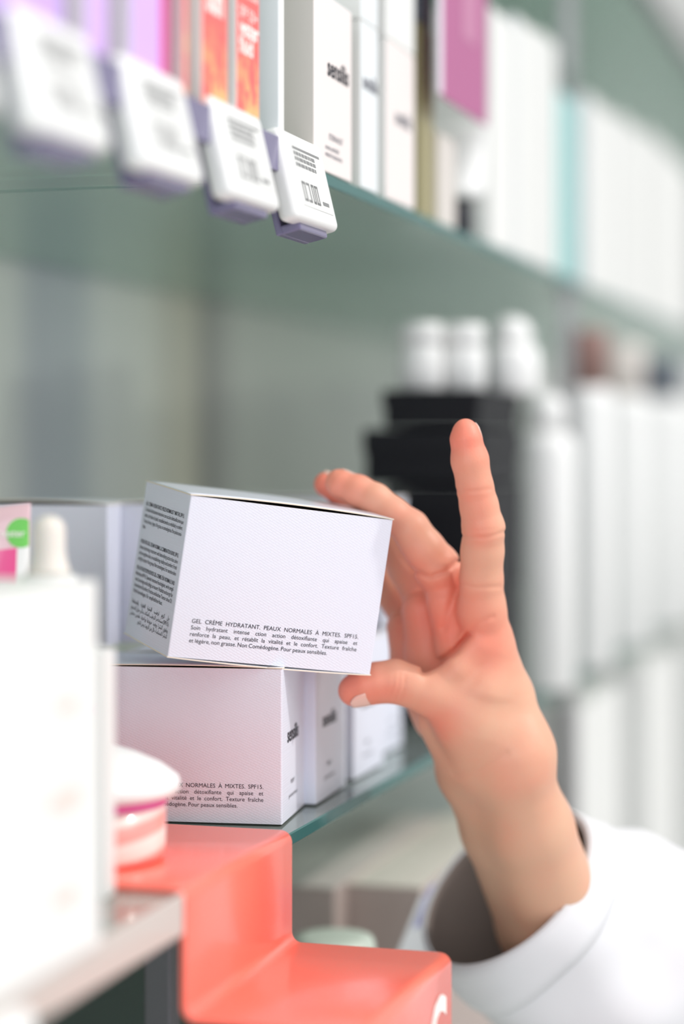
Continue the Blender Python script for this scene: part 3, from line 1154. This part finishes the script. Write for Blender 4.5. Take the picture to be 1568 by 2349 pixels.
# dropper bottle
p = at(112, 1040, .815)
t = thing('dropper_bottle', 'dropper bottle with an ivory rubber bulb behind the white foreground cartons', 'bottle', (p.x, p.y, Z_LOW + .0003))
zc = .1687 - .0485
bm = bmesh.new()
lathe(bm, [(0, 0), (.0145, 0), (.0155, .001), (.0155, .085), (.0145, .092), (.0085, .097), (.0085, zc - .006), (0, zc - .006)], 40)
obj('glass_body', bm, M['white_plastic'], t, True)
bm = bmesh.new()
lathe(bm, [(0, zc - .0058), (.0112, zc - .0058), (.0112, zc + .0005), (.0105, zc + .001), (0, zc + .001)], 40)
obj('collar', bm, M['white_plastic'], t, True)
bm = bmesh.new()
pr = [(0, zc + .0012), (.0086, zc + .0012), (.0080, zc + .003), (.0068, zc + .007), (.0063, zc + .011), (.0063, zc + .0185)]
pr += [(.0063 * math.cos(a), zc + .0185 + .0056 * math.sin(a)) for a in [PI / 2 * k / 8 for k in range(1, 8)]] + [(0, zc + .0241)]
lathe(bm, pr, 40)
obj('rubber_bulb', bm, M['ivory'], t, True)

# pink tester tube, crimp up
p = at(-62, 1040, .880)
t = thing('cosmetic_tube', 'hot pink tester tube with a green sticker and slanted crimped top at the left edge', 'tube', (p.x, p.y, Z_LOW + .0003), YAW)
HT = .1485
bm = bmesh.new()
n = 48


def tube_pt(a, u):
    sy = .016 * (1 - u) ** 0.8 + .0009
    sx = .0205 + .0038 * u
    return Vector((sx * math.cos(a), sy * math.sin(a), .002 + (HT - .006) * u + (.0030 * (sx * math.cos(a)) / .024) * u))


rings = []
for k in range(25):
    rings.append([bm.verts.new(tube_pt(2 * PI * i / n, k / 24)) for i in range(n)])
for k, (a, b_) in enumerate(zip(rings[:-1], rings[1:])):
    for i in range(n):
        f = bm.faces.new((a[i], a[(i + 1) % n], b_[(i + 1) % n], b_[i]))
        ang = 2 * PI * (i + .5) / n
        xm = (rings[k][i].co.x)
        f.material_index = 1 if k >= 21 else (2 if xm > .0168 + .0 * k else 0)
bm.faces.new(list(reversed(rings[0])))
bm.faces.new(rings[-1])
obj('body', bm, [M['hot_pink'], M['pale_pink'], M['white_plastic']], t, True)
# sticker patch lying on the front of the tube
bm = bmesh.new()
cen = (.0205, HT - .0135)
rr = .0062
nr = 6
prev = None
for k in range(nr + 1):
    ring = []
    for i in range(24):
        a = 2 * PI * i / 24
        x = min(cen[0] + rr * k / nr * math.cos(a), .0236)
        z = cen[1] + rr * k / nr * math.sin(a)
        u = (z - .002) / (HT - .006)
        sx = .0205 + .0038 * u
        sy = .016 * max(1 - u, 0) ** .8 + .0009
        y = -sy * math.sqrt(max(0, 1 - (x / sx) ** 2)) - .0003
        ring.append(bm.verts.new((x, y, z)))
    if prev:
        for i in range(24):
            bm.faces.new((prev[i], prev[(i + 1) % 24], ring[(i + 1) % 24], ring[i]))
    prev = ring
st = obj('sticker', bm, M['green_sticker'], t, True)
bm = bmesh.new()
text_line(bm, 'tester', 0, .012, 0, .0043, .01, False)
for v in bm.verts:
    z = cen[1] - .0015 + v.co.z
    x = .0118 + v.co.x
    u = (z - .002) / (HT - .006)
    sx = .0205 + .0038 * u
    sy = .016 * max(1 - u, 0) ** .8 + .0009
    v.co = Vector((x, -sy * math.sqrt(max(0, 1 - (x / sx) ** 2)) - .0006, z))
obj('printed_text', bm, M['white_ink'], st)
bm = bmesh.new()
text_line(bm, 'RED PEEL', 0, .040, 0, .0056, .0, False)
for v in bm.verts:
    x = -.0052 + v.co.x
    z = .1110 + v.co.z
    u = (z - .002) / (HT - .006)
    sx = .0205 + .0038 * u
    sy = .016 * (1 - u) ** .8 + .0009
    v.co = Vector((min(x, sx * .98), -sy * math.sqrt(max(0.02, 1 - (x / sx) ** 2)) - .0006, z))
obj('printed_text', bm, M['grey_ink'], t)
bm = bmesh.new()
lathe(bm, [(0, 0), (.012, 0), (.012, .0019), (0, .0019)], 32)
obj('cap', bm, M['white_plastic'], t, True)

# ------------------------------------------------------------------ electronic price tags


def price_tag(label, y0, zc, width=.061, group='electronic price tags on the upper shelf edge', X=XF + .007, hgt=.0415, tilt=math.radians(13.5), clip=True):
    t = thing('price_tag', label, 'price tag', (X, y0 + width / 2, zc), 0, group)
    # local: y along the shelf, z up the tag, x out of its face; leaned back
    Rm = Matrix.Rotation(-tilt, 4, 'Y')
    th = .0095
    bm = bmesh.new()
    box(bm, (-th, -width / 2, -hgt / 2), (0, width / 2, hgt / 2), .0032, 5)
    bmesh.ops.transform(bm, matrix=Rm, verts=bm.verts[:])
    obj('housing', bm, M['white_plastic'], t, True)
    bm = bmesh.new()
    box(bm, (-.001, -width * .33, -hgt * .34), (.0003, width * .40, hgt * .36), .0002, 1)
    bmesh.ops.transform(bm, matrix=Rm, verts=bm.verts[:])
    s = obj('screen', bm, M['screen'], t)
    bm = bmesh.new()
    rnd = random.Random(3)
    hw_ = width * .36

    def bar(a, b_, z0, z1):
        box(bm, (.0003, a, z0), (.00045, b_, z1))
    bar(-hw_ * .82, hw_ * .95, hgt * .29, hgt * .315)
    for z in (.225, .165, .10):
        y = -hw_ * .8
        while y < hw_ * .55:
            l_ = rnd.uniform(.0012, .005)
            bar(y, y + l_, hgt * z, hgt * (z + .038))
            y += l_ + .0011
    for k, (a, b_) in enumerate(((-.72, -.52), (-.45, -.25), (-.12, .05), (.12, .30))):
        yy0, yy1 = hw_ * a, hw_ * b_
        bar(yy0, yy1, -hgt * .28, -hgt * .255)
        bar(yy0, yy1, -hgt * .09, -hgt * .065)
        if k != 1:
            bar(yy0, yy0 + .001, -hgt * .28, -hgt * .065)
        bar(yy1 - .001, yy1, -hgt * .28, -hgt * .065)
    bar(hw_ * .5, hw_ * .9, -hgt * .26, -hgt * .22)
    bmesh.ops.transform(bm, matrix=Rm, verts=bm.verts[:])
    obj('printed_marks', bm, M['tag_dark'], s)
    if clip:
        bm = bmesh.new()
        box(bm, (-.0135, -width * .30, -hgt / 2 - .0030), (-.0040, width * .36, -hgt / 2 + .0010), .001, 2)
        box(bm, (-.0160, -width * .30, -hgt / 2 - .0030), (-.0128, width * .36, hgt * .2), .0008, 2)
        bmesh.ops.transform(bm, matrix=Rm, verts=bm.verts[:])
        obj('clip', bm, M['purple_clear'], t)
    return t


zc = CAM_Z + .1222
for x0, lb in ((657, 'sharpest white price tag, at the right end of the upper shelf row of tags'),
               (503, 'white price tag below the coral cartons, second from the right end of the row'),
               (300, 'blurred white price tag below the purple and coral cartons, middle of the row'),
               (48, 'large blurred white price tag in the upper left, below the purple cartons'),
               (-262, 'very blurred price tag cut by the left edge of the photo')):
    price_tag(lb, shelf_y(x0, XF + .006), zc)
price_tag('white price tag corner in the bottom left corner, on the lower shelf edge', shelf_y(80, XF + .012) - .061, Z_LOW - .022, group='price tags on the lower shelf edge', X=XF + .016, clip=True)
bm = bmesh.new()
box(bm, (XF + .0003, .15, Z_UP - .0036), (XF + .0022, shelf_y(700, XF), Z_UPT + .006), .0005, 1)
box(bm, (XF - .008, .15, Z_UP - .0036), (XF + .0020, shelf_y(700, XF), Z_UP - .0008), .0004, 1)
tag(obj('tag_rail', bm, M['purple_clear']), 'smoky violet plastic rail on the upper shelf edge carrying the price tags', 'rail')

bm = bmesh.new()
box(bm, (XF + .0003, .15, Z_LOW - .0150), (XF + .0020, .7470, Z_LOW + .0010), .0005, 1)
box(bm, (XF - .008, .15, Z_LOW - .0094), (XF + .0018, .7470, Z_LOW - .0064), .0004, 1)
tag(obj('tag_rail', bm, M['pale_rail']), 'pale milky plastic rail on the lower shelf edge, left of the red riser', 'rail')

# ------------------------------------------------------------------ the hand (a distance field turned into one skin)


def J(x, y, D):                  # photograph column, row and distance in centimetres -> camera-aligned centimetres
    return np.array([(x - 784) / FPX * D, (1040 - y) / FPX * D, D])


def rcone(P, a, b_, r1, r2):
    ba = b_ - a
    L = ba @ ba
    t_ = np.clip(((P - a) @ ba) / L, 0, 1)
    dvec = P - a - t_[:, None] * ba
    return np.sqrt((dvec * dvec).sum(1)) - (r1 + (r2 - r1) * t_)


def smin(a, b_, k):
    h_ = np.clip(0.5 + 0.5 * (b_ - a) / k, 0, 1)
    return b_ + (a - b_) * h_ - k * h_ * (1 - h_)


def chain(P, pts, k=0.25):
    d_ = None
    for (a, ra), (b_, rb) in zip(pts[:-1], pts[1:]):
        c_ = rcone(P, a, b_, ra, rb)
        d_ = c_ if d_ is None else smin(d_, c_, k)
    return d_


FI = {
    'index': [(J(1104, 1400, 98.6), 1.10), (J(1101, 1330, 98.1), 1.06), (J(1106, 1265, 97.6), .99), (J(1108, 1212, 97.2), .985), (J(1098, 1160, 97.0), .88),
              (J(1089, 1118, 96.8), .84), (J(1077, 1055, 96.6), .855), (J(1068, 1005, 96.5), .71), (J(1067, 988, 96.5), .56)],
    'middle': [(J(1048, 1385, 100.6), 1.1), (J(1000, 1300, 99.6), 1.12), (J(972, 1262, 99.3), 1.02), (J(938, 1214, 99.2), .95), (J(898, 1180, 99.3), .84),
               (J(860, 1146, 99.5), .77), (J(821, 1127, 99.8), .77), (J(782, 1111, 100.1), .68), (J(775, 1106, 100.2), .60)],
    'ring': [(J(985, 1395, 102.3), 1.05), (J(935, 1300, 102.0), 1.0), (J(898, 1238, 102.0), .88), (J(850, 1185, 101.9), .78), (J(814, 1149, 102.2), .72),
             (J(776, 1123, 102.2), .70), (J(748, 1111, 102.3), .61)],
    'pinky': [(J(950, 1440, 104.0), .95), (J(905, 1365, 104.3), .88), (J(872, 1310, 104.6), .76), (J(842, 1272, 104.9), .68), (J(815, 1250, 105.0), .64), (J(792, 1240, 105.0), .56)],
    'thumb': [(J(1105, 1665, 99.6), 1.5), (J(1045, 1618, 98.9), 1.22), (J(985, 1592, 98.5), 1.02), (J(940, 1574, 98.4), .97), (J(905, 1563, 98.4), 1.02), (J(866, 1566, 98.4), .96),
              (J(836, 1574, 98.4), .90), (J(811, 1584, 98.4), .74)],
}
PALM = [
    [(J(1103, 1395, 98.6), 1.12), (J(1118, 1470, 99.2), 1.15), (J(1150, 1600, 100.0), 1.5), (J(1178, 1725, 99.9), 1.8)],
    [(J(1045, 1385, 100.6), 1.10), (J(1075, 1500, 101.0), 1.1), (J(1130, 1640, 101.3), 1.4), (J(1150, 1730, 101.0), 1.7)],
    [(J(985, 1395, 102.3), 1.05), (J(1015, 1500, 102.6), 1.05), (J(1075, 1620, 102.6), 1.4), (J(1110, 1730, 102.0), 1.7)],
    [(J(950, 1440, 104.0), .92), (J(970, 1530, 104.0), 1.0), (J(1035, 1640, 103.5), 1.35), (J(1085, 1740, 102.6), 1.6)],
]
THENAR = [(J(1128, 1500, 98.9), .75), (J(1105, 1580, 98.9), 1.25), (J(1080, 1650, 99.4), 1.75), (J(1105, 1735, 100.4), 1.7)]
PADS = [
    [(J(1022, 1378, 99.7), .95), (J(1050, 1480, 100.0), 1.05), (J(1100, 1560, 100.4), 1.2)],
    [(J(965, 1400, 101.3), .95), (J(985, 1500, 101.6), 1.15), (J(1050, 1600, 101.6), 1.4)],
    [(J(925, 1440, 103.0), .85), (J(950, 1530, 103.0), 1.15), (J(1010, 1640, 102.4), 1.4)],
    [(J(1012, 1650, 100.6), 1.22), (J(1062, 1725, 101.0), 1.45)],
    [(J(1092, 1480, 98.5), .75), (J(1048, 1535, 98.4), .70), (J(1015, 1570, 98.6), .72)],
]
ARM = [
    [(J(1176, 1725, 99.9), 1.78), (J(1176, 1762, 100.0), 1.75), (J(1216, 1900, 101.6), 2.02), (J(1288, 2120, 104.6), 2.4), (J(1390, 2380, 108.6), 2.8)],
    [(J(1110, 1730, 102.0), 1.7), (J(1090, 1770, 102.2), 1.72), (J(1150, 1900, 104.0), 1.95), (J(1245, 2120, 107.0), 2.3), (J(1360, 2380, 111.5), 2.8)],
]


# creases drawn as polylines (column, row), with the distance they lie at, their depth and width in centimetres
CREASES = [
    ([(1050, 1226), (1080, 1232), (1115, 1233), (1156, 1220)], 97, .060, .10),
    ([(1052, 1214), (1090, 1219), (1140, 1214)], 97, .020, .08),
    ([(1046, 1124), (1085, 1127), (1124, 1122)], 96.8, .040, .09),
    ([(1046, 1336), (1090, 1348), (1145, 1346)], 98, .050, .11),
    ([(898, 1235), (915, 1275), (945, 1308), (985, 1324), (1025, 1310), (1046, 1288)], 99.8, .16, .13),
    ([(972, 1540), (1010, 1518), (1045, 1492), (1072, 1458)], 99, .22, .16),
    ([(1072, 1458), (1090, 1432), (1130, 1415)], 98.5, .06, .14),
    ([(1045, 1300), (1046, 1350), (1030, 1400), (1018, 1440)], 99.5, .12, .20),
    ([(905, 1602), (914, 1575), (916, 1545)], 98, .035, .07),
    ([(917, 1606), (926, 1580), (928, 1550)], 98, .045, .08),
    ([(893, 1596), (902, 1570), (903, 1545)], 98, .025, .07),
    ([(1040, 1775), (1100, 1765), (1160, 1730)], 99, .05, .18),
]


def groove2(P, line, D0, depth, sig):
    X = P[:, 0] / P[:, 2] * D0
    Y = P[:, 1] / P[:, 2] * D0
    best = np.full(len(P), 1e9)
    for (xa, ya), (xb, yb) in zip(line[:-1], line[1:]):
        a = J(xa, ya, D0)[:2]
        b_ = J(xb, yb, D0)[:2]
        ba = b_ - a
        t_ = np.clip(((X - a[0]) * ba[0] + (Y - a[1]) * ba[1]) / (ba @ ba), 0, 1)
        best = np.minimum(best, np.hypot(X - a[0] - t_ * ba[0], Y - a[1] - t_ * ba[1]))
    win = np.clip((D0 + 1.4 - P[:, 2]) / .8, 0, 1)
    return depth * np.exp(-(best / sig) ** 2) * win


def field(P):
    palm = None
    for c_ in PALM:
        q = chain(P, c_, .4)
        palm = q if palm is None else smin(palm, q, .75)
    palm = smin(palm, chain(P, THENAR, .4), .7)
    for c_ in PADS:
        palm = smin(palm, chain(P, c_, .4), .45)
    arm = smin(chain(P, ARM[0], .6), chain(P, ARM[1], .6), 1.3)
    base = smin(palm, arm, 1.0)
    d_ = None
    for nme, c_ in FI.items():
        q = chain(P, c_, .18)
        k = {'thumb': .75, 'index': .35, 'middle': .22, 'ring': .25, 'pinky': .3}[nme]
        q = smin(base, q, k)
        d_ = q if d_ is None else np.minimum(d_, q)
    for ln_, D0, dep, sig in CREASES:
        d_ = d_ + groove2(P, ln_, D0, dep, sig)
    return d_


def skin_mesh(h_=0.075):
    lo = np.array([-2.6, -28.0, 94.5])
    hi = np.array([16.0, 2.0, 113.0])
    B = 6
    nb = np.ceil((hi - lo) / (h_ * B)).astype(int)
    n_ = nb * B + 1
    vol = np.full(n_, 5.0, dtype=np.float32)
    cc = np.stack(np.meshgrid(*[np.arange(k) for k in nb], indexing='ij'), -1).reshape(-1, 3)
    cen_ = lo + (cc + .5) * h_ * B
    dc = np.concatenate([field(c_) for c_ in np.array_split(cen_, 8)])
    half = h_ * B * math.sqrt(3) / 2 + .35
    # sign for far blocks
    neg = cc[dc < -half]
    for i, j, k in neg:
        vol[i * B:(i + 1) * B + 1, j * B:(j + 1) * B + 1, k * B:(k + 1) * B + 1] = -5
    act = cc[np.abs(dc) <= half]
    off = np.stack(np.meshgrid(*[np.arange(B + 1)] * 3, indexing='ij'), -1).reshape(-1, 3)
    for ch in np.array_split(act, max(1, len(act) // 800)):
        idx = (ch[:, None, :] * B + off[None]).reshape(-1, 3)
        v_ = field(lo + idx * h_)
        vol[idx[:, 0], idx[:, 1], idx[:, 2]] = v_
    s = vol < 0
    cs = s[:-1, :-1, :-1].astype(np.int8)
    tot = np.zeros(np.array(s.shape) - 1, dtype=np.int8)
    for a in (0, 1):
        for b_ in (0, 1):
            for c_ in (0, 1):
                tot += s[a:s.shape[0] - 1 + a, b_:s.shape[1] - 1 + b_, c_:s.shape[2] - 1 + c_]
    cells = np.argwhere((tot > 0) & (tot < 8))
    cid = -np.ones(tot.shape, dtype=np.int64)
    cid[tuple(cells.T)] = np.arange(len(cells))
    acc = np.zeros((len(cells), 3))
    cnt = np.zeros(len(cells))
    corners = [(a, b_, c_) for a in (0, 1) for b_ in (0, 1) for c_ in (0, 1)]
    vals = {c_: vol[cells[:, 0] + c_[0], cells[:, 1] + c_[1], cells[:, 2] + c_[2]] for c_ in corners}
    for c_ in corners:
        for ax_ in range(3):
            if c_[ax_] == 0:
                d2 = list(c_)
                d2[ax_] = 1
                d2 = tuple(d2)
                v0, v1 = vals[c_], vals[d2]
                m_ = (v0 < 0) != (v1 < 0)
                t_ = np.where(m_, v0 / np.where(m_, v0 - v1, 1), 0)
                pt = np.array(c_)[None] + t_[:, None] * (np.array(d2) - np.array(c_))[None]
                acc += pt * m_[:, None]
                cnt += m_
    verts = lo + (cells + acc / cnt[:, None]) * h_
    quads = []
    for ax_ in range(3):
        sl0 = [slice(1, -1)] * 3
        sl1 = [slice(1, -1)] * 3
        sl0[ax_] = slice(0, -1)
        sl1[ax_] = slice(1, None)
        A_, B_ = s[tuple(sl0)], s[tuple(sl1)]
        ed = np.argwhere(A_ != B_)
        sg = A_[tuple(ed.T)]
        off_ = np.array([1, 1, 1])
        off_[ax_] = 0
        e = ed + off_
        u, w_ = [(1, 2), (2, 0), (0, 1)][ax_]
        du = np.zeros(3, int)
        du[u] = 1
        dw = np.zeros(3, int)
        dw[w_] = 1
        q = np.stack([cid[tuple((e - du - dw).T)], cid[tuple((e - dw).T)], cid[tuple(e.T)], cid[tuple((e - du).T)]], 1)
        q = np.where(sg[:, None], q, q[:, ::-1])
        quads.append(q)
    quads = np.concatenate(quads)
    quads = quads[(quads >= 0).all(1)]
    return verts, quads


V, Q = skin_mesh()
Rw = np.array([list(RIGHT), list(UP), list(LOOK)])
VW = V * 0.01 @ Rw + np.array(CAMP)
Q = Q[:, ::-1]               # the camera frame is left-handed
me = bpy.data.meshes.new('hand_and_arm')
hand_root = at(1105, 1500, 1.0)
me.from_pydata([tuple(v) for v in (VW - np.array(hand_root))], [], [tuple(int(i) for i in q) for q in Q])
me.update()
# blush: redder fingertips, joints and palm
bl = np.zeros(len(V))
for nm, s_, w_ in (('index', 7, 1.0), ('middle', 7, .7), ('ring', 6, .9), ('thumb', 7, .9), ('pinky', 5, .9)):
    tip = FI[nm][min(s_, len(FI[nm]) - 1)][0]
    bl += w_ * np.exp(-(np.linalg.norm(V - tip, axis=1) / 1.5) ** 2)
for pt, r_, w_ in ((J(1105, 1228, 96.3), .8, .45), (J(1090, 1150, 96.2), 1.2, .45), (J(1060, 1400, 99), 2.4, .62), (J(1130, 1500, 98), 1.4, .35), (J(990, 1450, 101.5), 3.0, .7),
                   (J(1000, 1655, 98), 1.3, .5), (J(960, 1290, 99), 1.3, .3), (J(900, 1190, 99), 1.3, .35), (J(900, 1585, 97.4), .9, .4), (J(1200, 1760, 99), 1.6, .3)):
    bl += w_ * np.exp(-(np.linalg.norm(V - pt, axis=1) / r_) ** 2)
bl = np.clip(bl + .16 * np.clip((24 + V[:, 1]) / 24, 0, 1), 0, 1)
attr = me.attributes.new('blush', 'FLOAT', 'POINT')
attr.data.foreach_set('value', bl.astype(np.float32))
person = thing('person', 'right hand in a white coat sleeve, gripping the cream box with index finger raised', 'person', hand_root)
hand = link('hand_and_arm', me, M['skin'], person, True)


def nail(center, along, n_, L, W, name='nail', lift=.035):
    """a curved nail plate laid on the skin; all in camera-aligned centimetres"""
    along = along / np.linalg.norm(along)
    n_ = n_ - along * (n_ @ along)
    n_ = n_ / np.linalg.norm(n_)
    side = np.cross(n_, along)
    nu, nv = 14, 12
    pts_, keep = [], []
    for i in range(nu + 1):
        for j in range(nv + 1):
            u, v_ = -1 + 2 * i / nu, -1 + 2 * j / nv
            # squircle outline
            k = (1 - abs(u) ** 3.2 * .55)
            pts_.append(center + along * u * L / 2 + side * v_ * W / 2 * k)
    P = np.array(pts_)
    vv = np.array([-1 + 2 * j / nv for i in range(nu + 1) for j in range(nv + 1)])
    S = P + n_ * 1.2
    for _ in range(60):
        d_ = field(S)
        S = S - n_[None] * np.clip(d_, -.2, .3)[:, None] * .8
    base_ = (S - P) @ n_
    # keep the plate a clean cylinder section, high in the middle
    mid = np.median(base_.reshape(nu + 1, nv + 1)[:, nv // 2 - 1:nv // 2 + 2])
    prof_ = base_.reshape(nu + 1, nv + 1)
    prof_ = np.repeat(prof_.mean(0)[None], nu + 1, 0) * .35 + prof_ * .65
    uu = np.array([-1 + 2 * i / nu for i in range(nu + 1)])
    Z_ = prof_ + lift * (0.55 + .45 * uu[:, None])
    top = P + n_[None] * Z_.reshape(-1)[:, None]
    bot = top - n_[None] * .07
    bm = bmesh.new()
    tv = [bm.verts.new(cw(tuple(p * .01)) - Vector(hand_root)) for p in top]
    bv = [bm.verts.new(cw(tuple(p * .01)) - Vector(hand_root)) for p in bot]
    g = lambda i, j: i * (nv + 1) + j
    for i in range(nu):
        for j in range(nv):
            bm.faces.new((tv[g(i, j)], tv[g(i + 1, j)], tv[g(i + 1, j + 1)], tv[g(i, j + 1)]))
            bm.faces.new((bv[g(i, j)], bv[g(i, j + 1)], bv[g(i + 1, j + 1)], bv[g(i + 1, j)]))
    rim = [g(i, 0) for i in range(nu + 1)] + [g(nu, j) for j in range(1, nv + 1)] + [g(i, nv) for i in range(nu - 1, -1, -1)] + [g(0, j) for j in range(nv - 1, 0, -1)]
    for a, b_ in zip(rim, rim[1:] + rim[:1]):
        bm.faces.new((tv[a], bv[a], bv[b_], tv[b_]))
    bmesh.ops.recalc_face_normals(bm, faces=bm.faces[:])
    return obj(name, bm, M['nail'], person, True)


nail(J(833, 1590, 98.4), J(800, 1608, 98.4) - J(866, 1575, 98.4), np.array([.25, -.47, -.86]), 1.50, 1.06)
nail(J(1078, 1000, 96.6), J(1068, 980, 96.5) - J(1080, 1060, 96.6), np.array([.80, .1, .62]), 1.15, .95)
nail(J(795, 1108, 100.1), J(775, 1102, 100.2) - J(830, 1132, 99.8), np.array([.35, .90, .25]), 1.1, .9)
nail(J(752, 1110, 102.2), J(740, 1106, 102.2) - J(790, 1134, 102.0), np.array([.3, .92, .25]), .95, .8)

# ------------------------------------------------------------------ the sleeve


def sleeve():
    c0 = J(1156, 2030, 106.0)
    e1 = np.array([.76, .65, 0])
    m1 = np.array([.22, -.256, -.94])
    n1 = np.cross(e1, m1)
    n1 /= np.linalg.norm(n1)
    if n1[1] < 0:
        n1 = -n1
    # centre line: out of the opening backwards, then bending to the right
    path = [(0, 5.35, 5.7)]
    cs_, es = [c0], [(e1, m1)]
    d0 = -n1
    pos = c0.copy()
    rings = []
    nseg, nang = 40, 96
    tot = 26.0
    for s in range(nseg + 1):
        u = s / nseg
        bend = min(1, u * 2.0)
        d_ = d0 * (1 - bend) + np.array([.95, -.24, .22]) * bend
        d_ /= np.linalg.norm(d_)
        if s:
            pos = pos + d_ * tot / nseg
        a_ = e1 - d_ * (e1 @ d_)
        a_ /= np.linalg.norm(a_)
        b_ = np.cross(d_, a_)
        if b_ @ m1 < 0:
            b_ = -b_
        r1 = 4.95 + 3.9 * u ** .8
        r2 = 5.3 + 2.6 * u
        ring = []
        for k in range(nang):
            t_ = 2 * PI * k / nang
            v3 = min(1, u * 5)
            fold = 1 + v3 * (.035 * math.sin(3 * t_ + 9 * u) + .022 * math.sin(7 * t_ - 14 * u)) + (.012 * math.sin(2 * t_ + 1) + .03 * math.sin(5 * t_ + 20 * u) * v3)
            fold += .06 * math.exp(-((u - .28 - .07 * math.sin(2 * t_)) / .04) ** 2) + .07 * math.exp(-((u - .5 - .10 * math.sin(t_ + 1)) / .05) ** 2) - .05 * math.exp(-((u - .39 - .08 * math.sin(t_ * 1.0 + .5)) / .03) ** 2)
            ring.append(pos + a_ * r1 * math.cos(t_) * fold + b_ * r2 * math.sin(t_) * fold)
        rings.append(ring)
    bm = bmesh.new()
    rv = [[bm.verts.new(cw(tuple(p * .01)) - Vector(hand_root)) for p in r_] for r_ in rings]
    for a, b_ in zip(rv[:-1], rv[1:]):
        for k in range(nang):
            bm.faces.new((a[k], a[(k + 1) % nang], b_[(k + 1) % nang], b_[k]))
    bmesh.ops.recalc_face_normals(bm, faces=bm.faces[:])
    o = obj('coat_sleeve', bm, M['cotton'], person, True)
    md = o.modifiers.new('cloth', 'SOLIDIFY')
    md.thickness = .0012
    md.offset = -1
    o.data.materials.append(M['inner_shade'])
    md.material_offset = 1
    # hem: a doubled band round the opening
    bm = bmesh.new()
    hv = []
    for s in range(5):
        hv.append([bm.verts.new(cw(tuple((rings[s][k] + (rings[s][k] - rings[s][(k + nang // 2) % nang]) / 11.0 * .09) * .01)) - Vector(hand_root)) for k in range(nang)])
    for a, b_ in zip(hv[:-1], hv[1:]):
        for k in range(nang):
            bm.faces.new((a[k], a[(k + 1) % nang], b_[(k + 1) % nang], b_[k]))
    bmesh.ops.recalc_face_normals(bm, faces=bm.faces[:])
    o2 = obj('sleeve_hem', bm, M['cotton'], o, True)
    md = o2.modifiers.new('cloth', 'SOLIDIFY')
    md.thickness = .001
    md.offset = 1


sleeve()
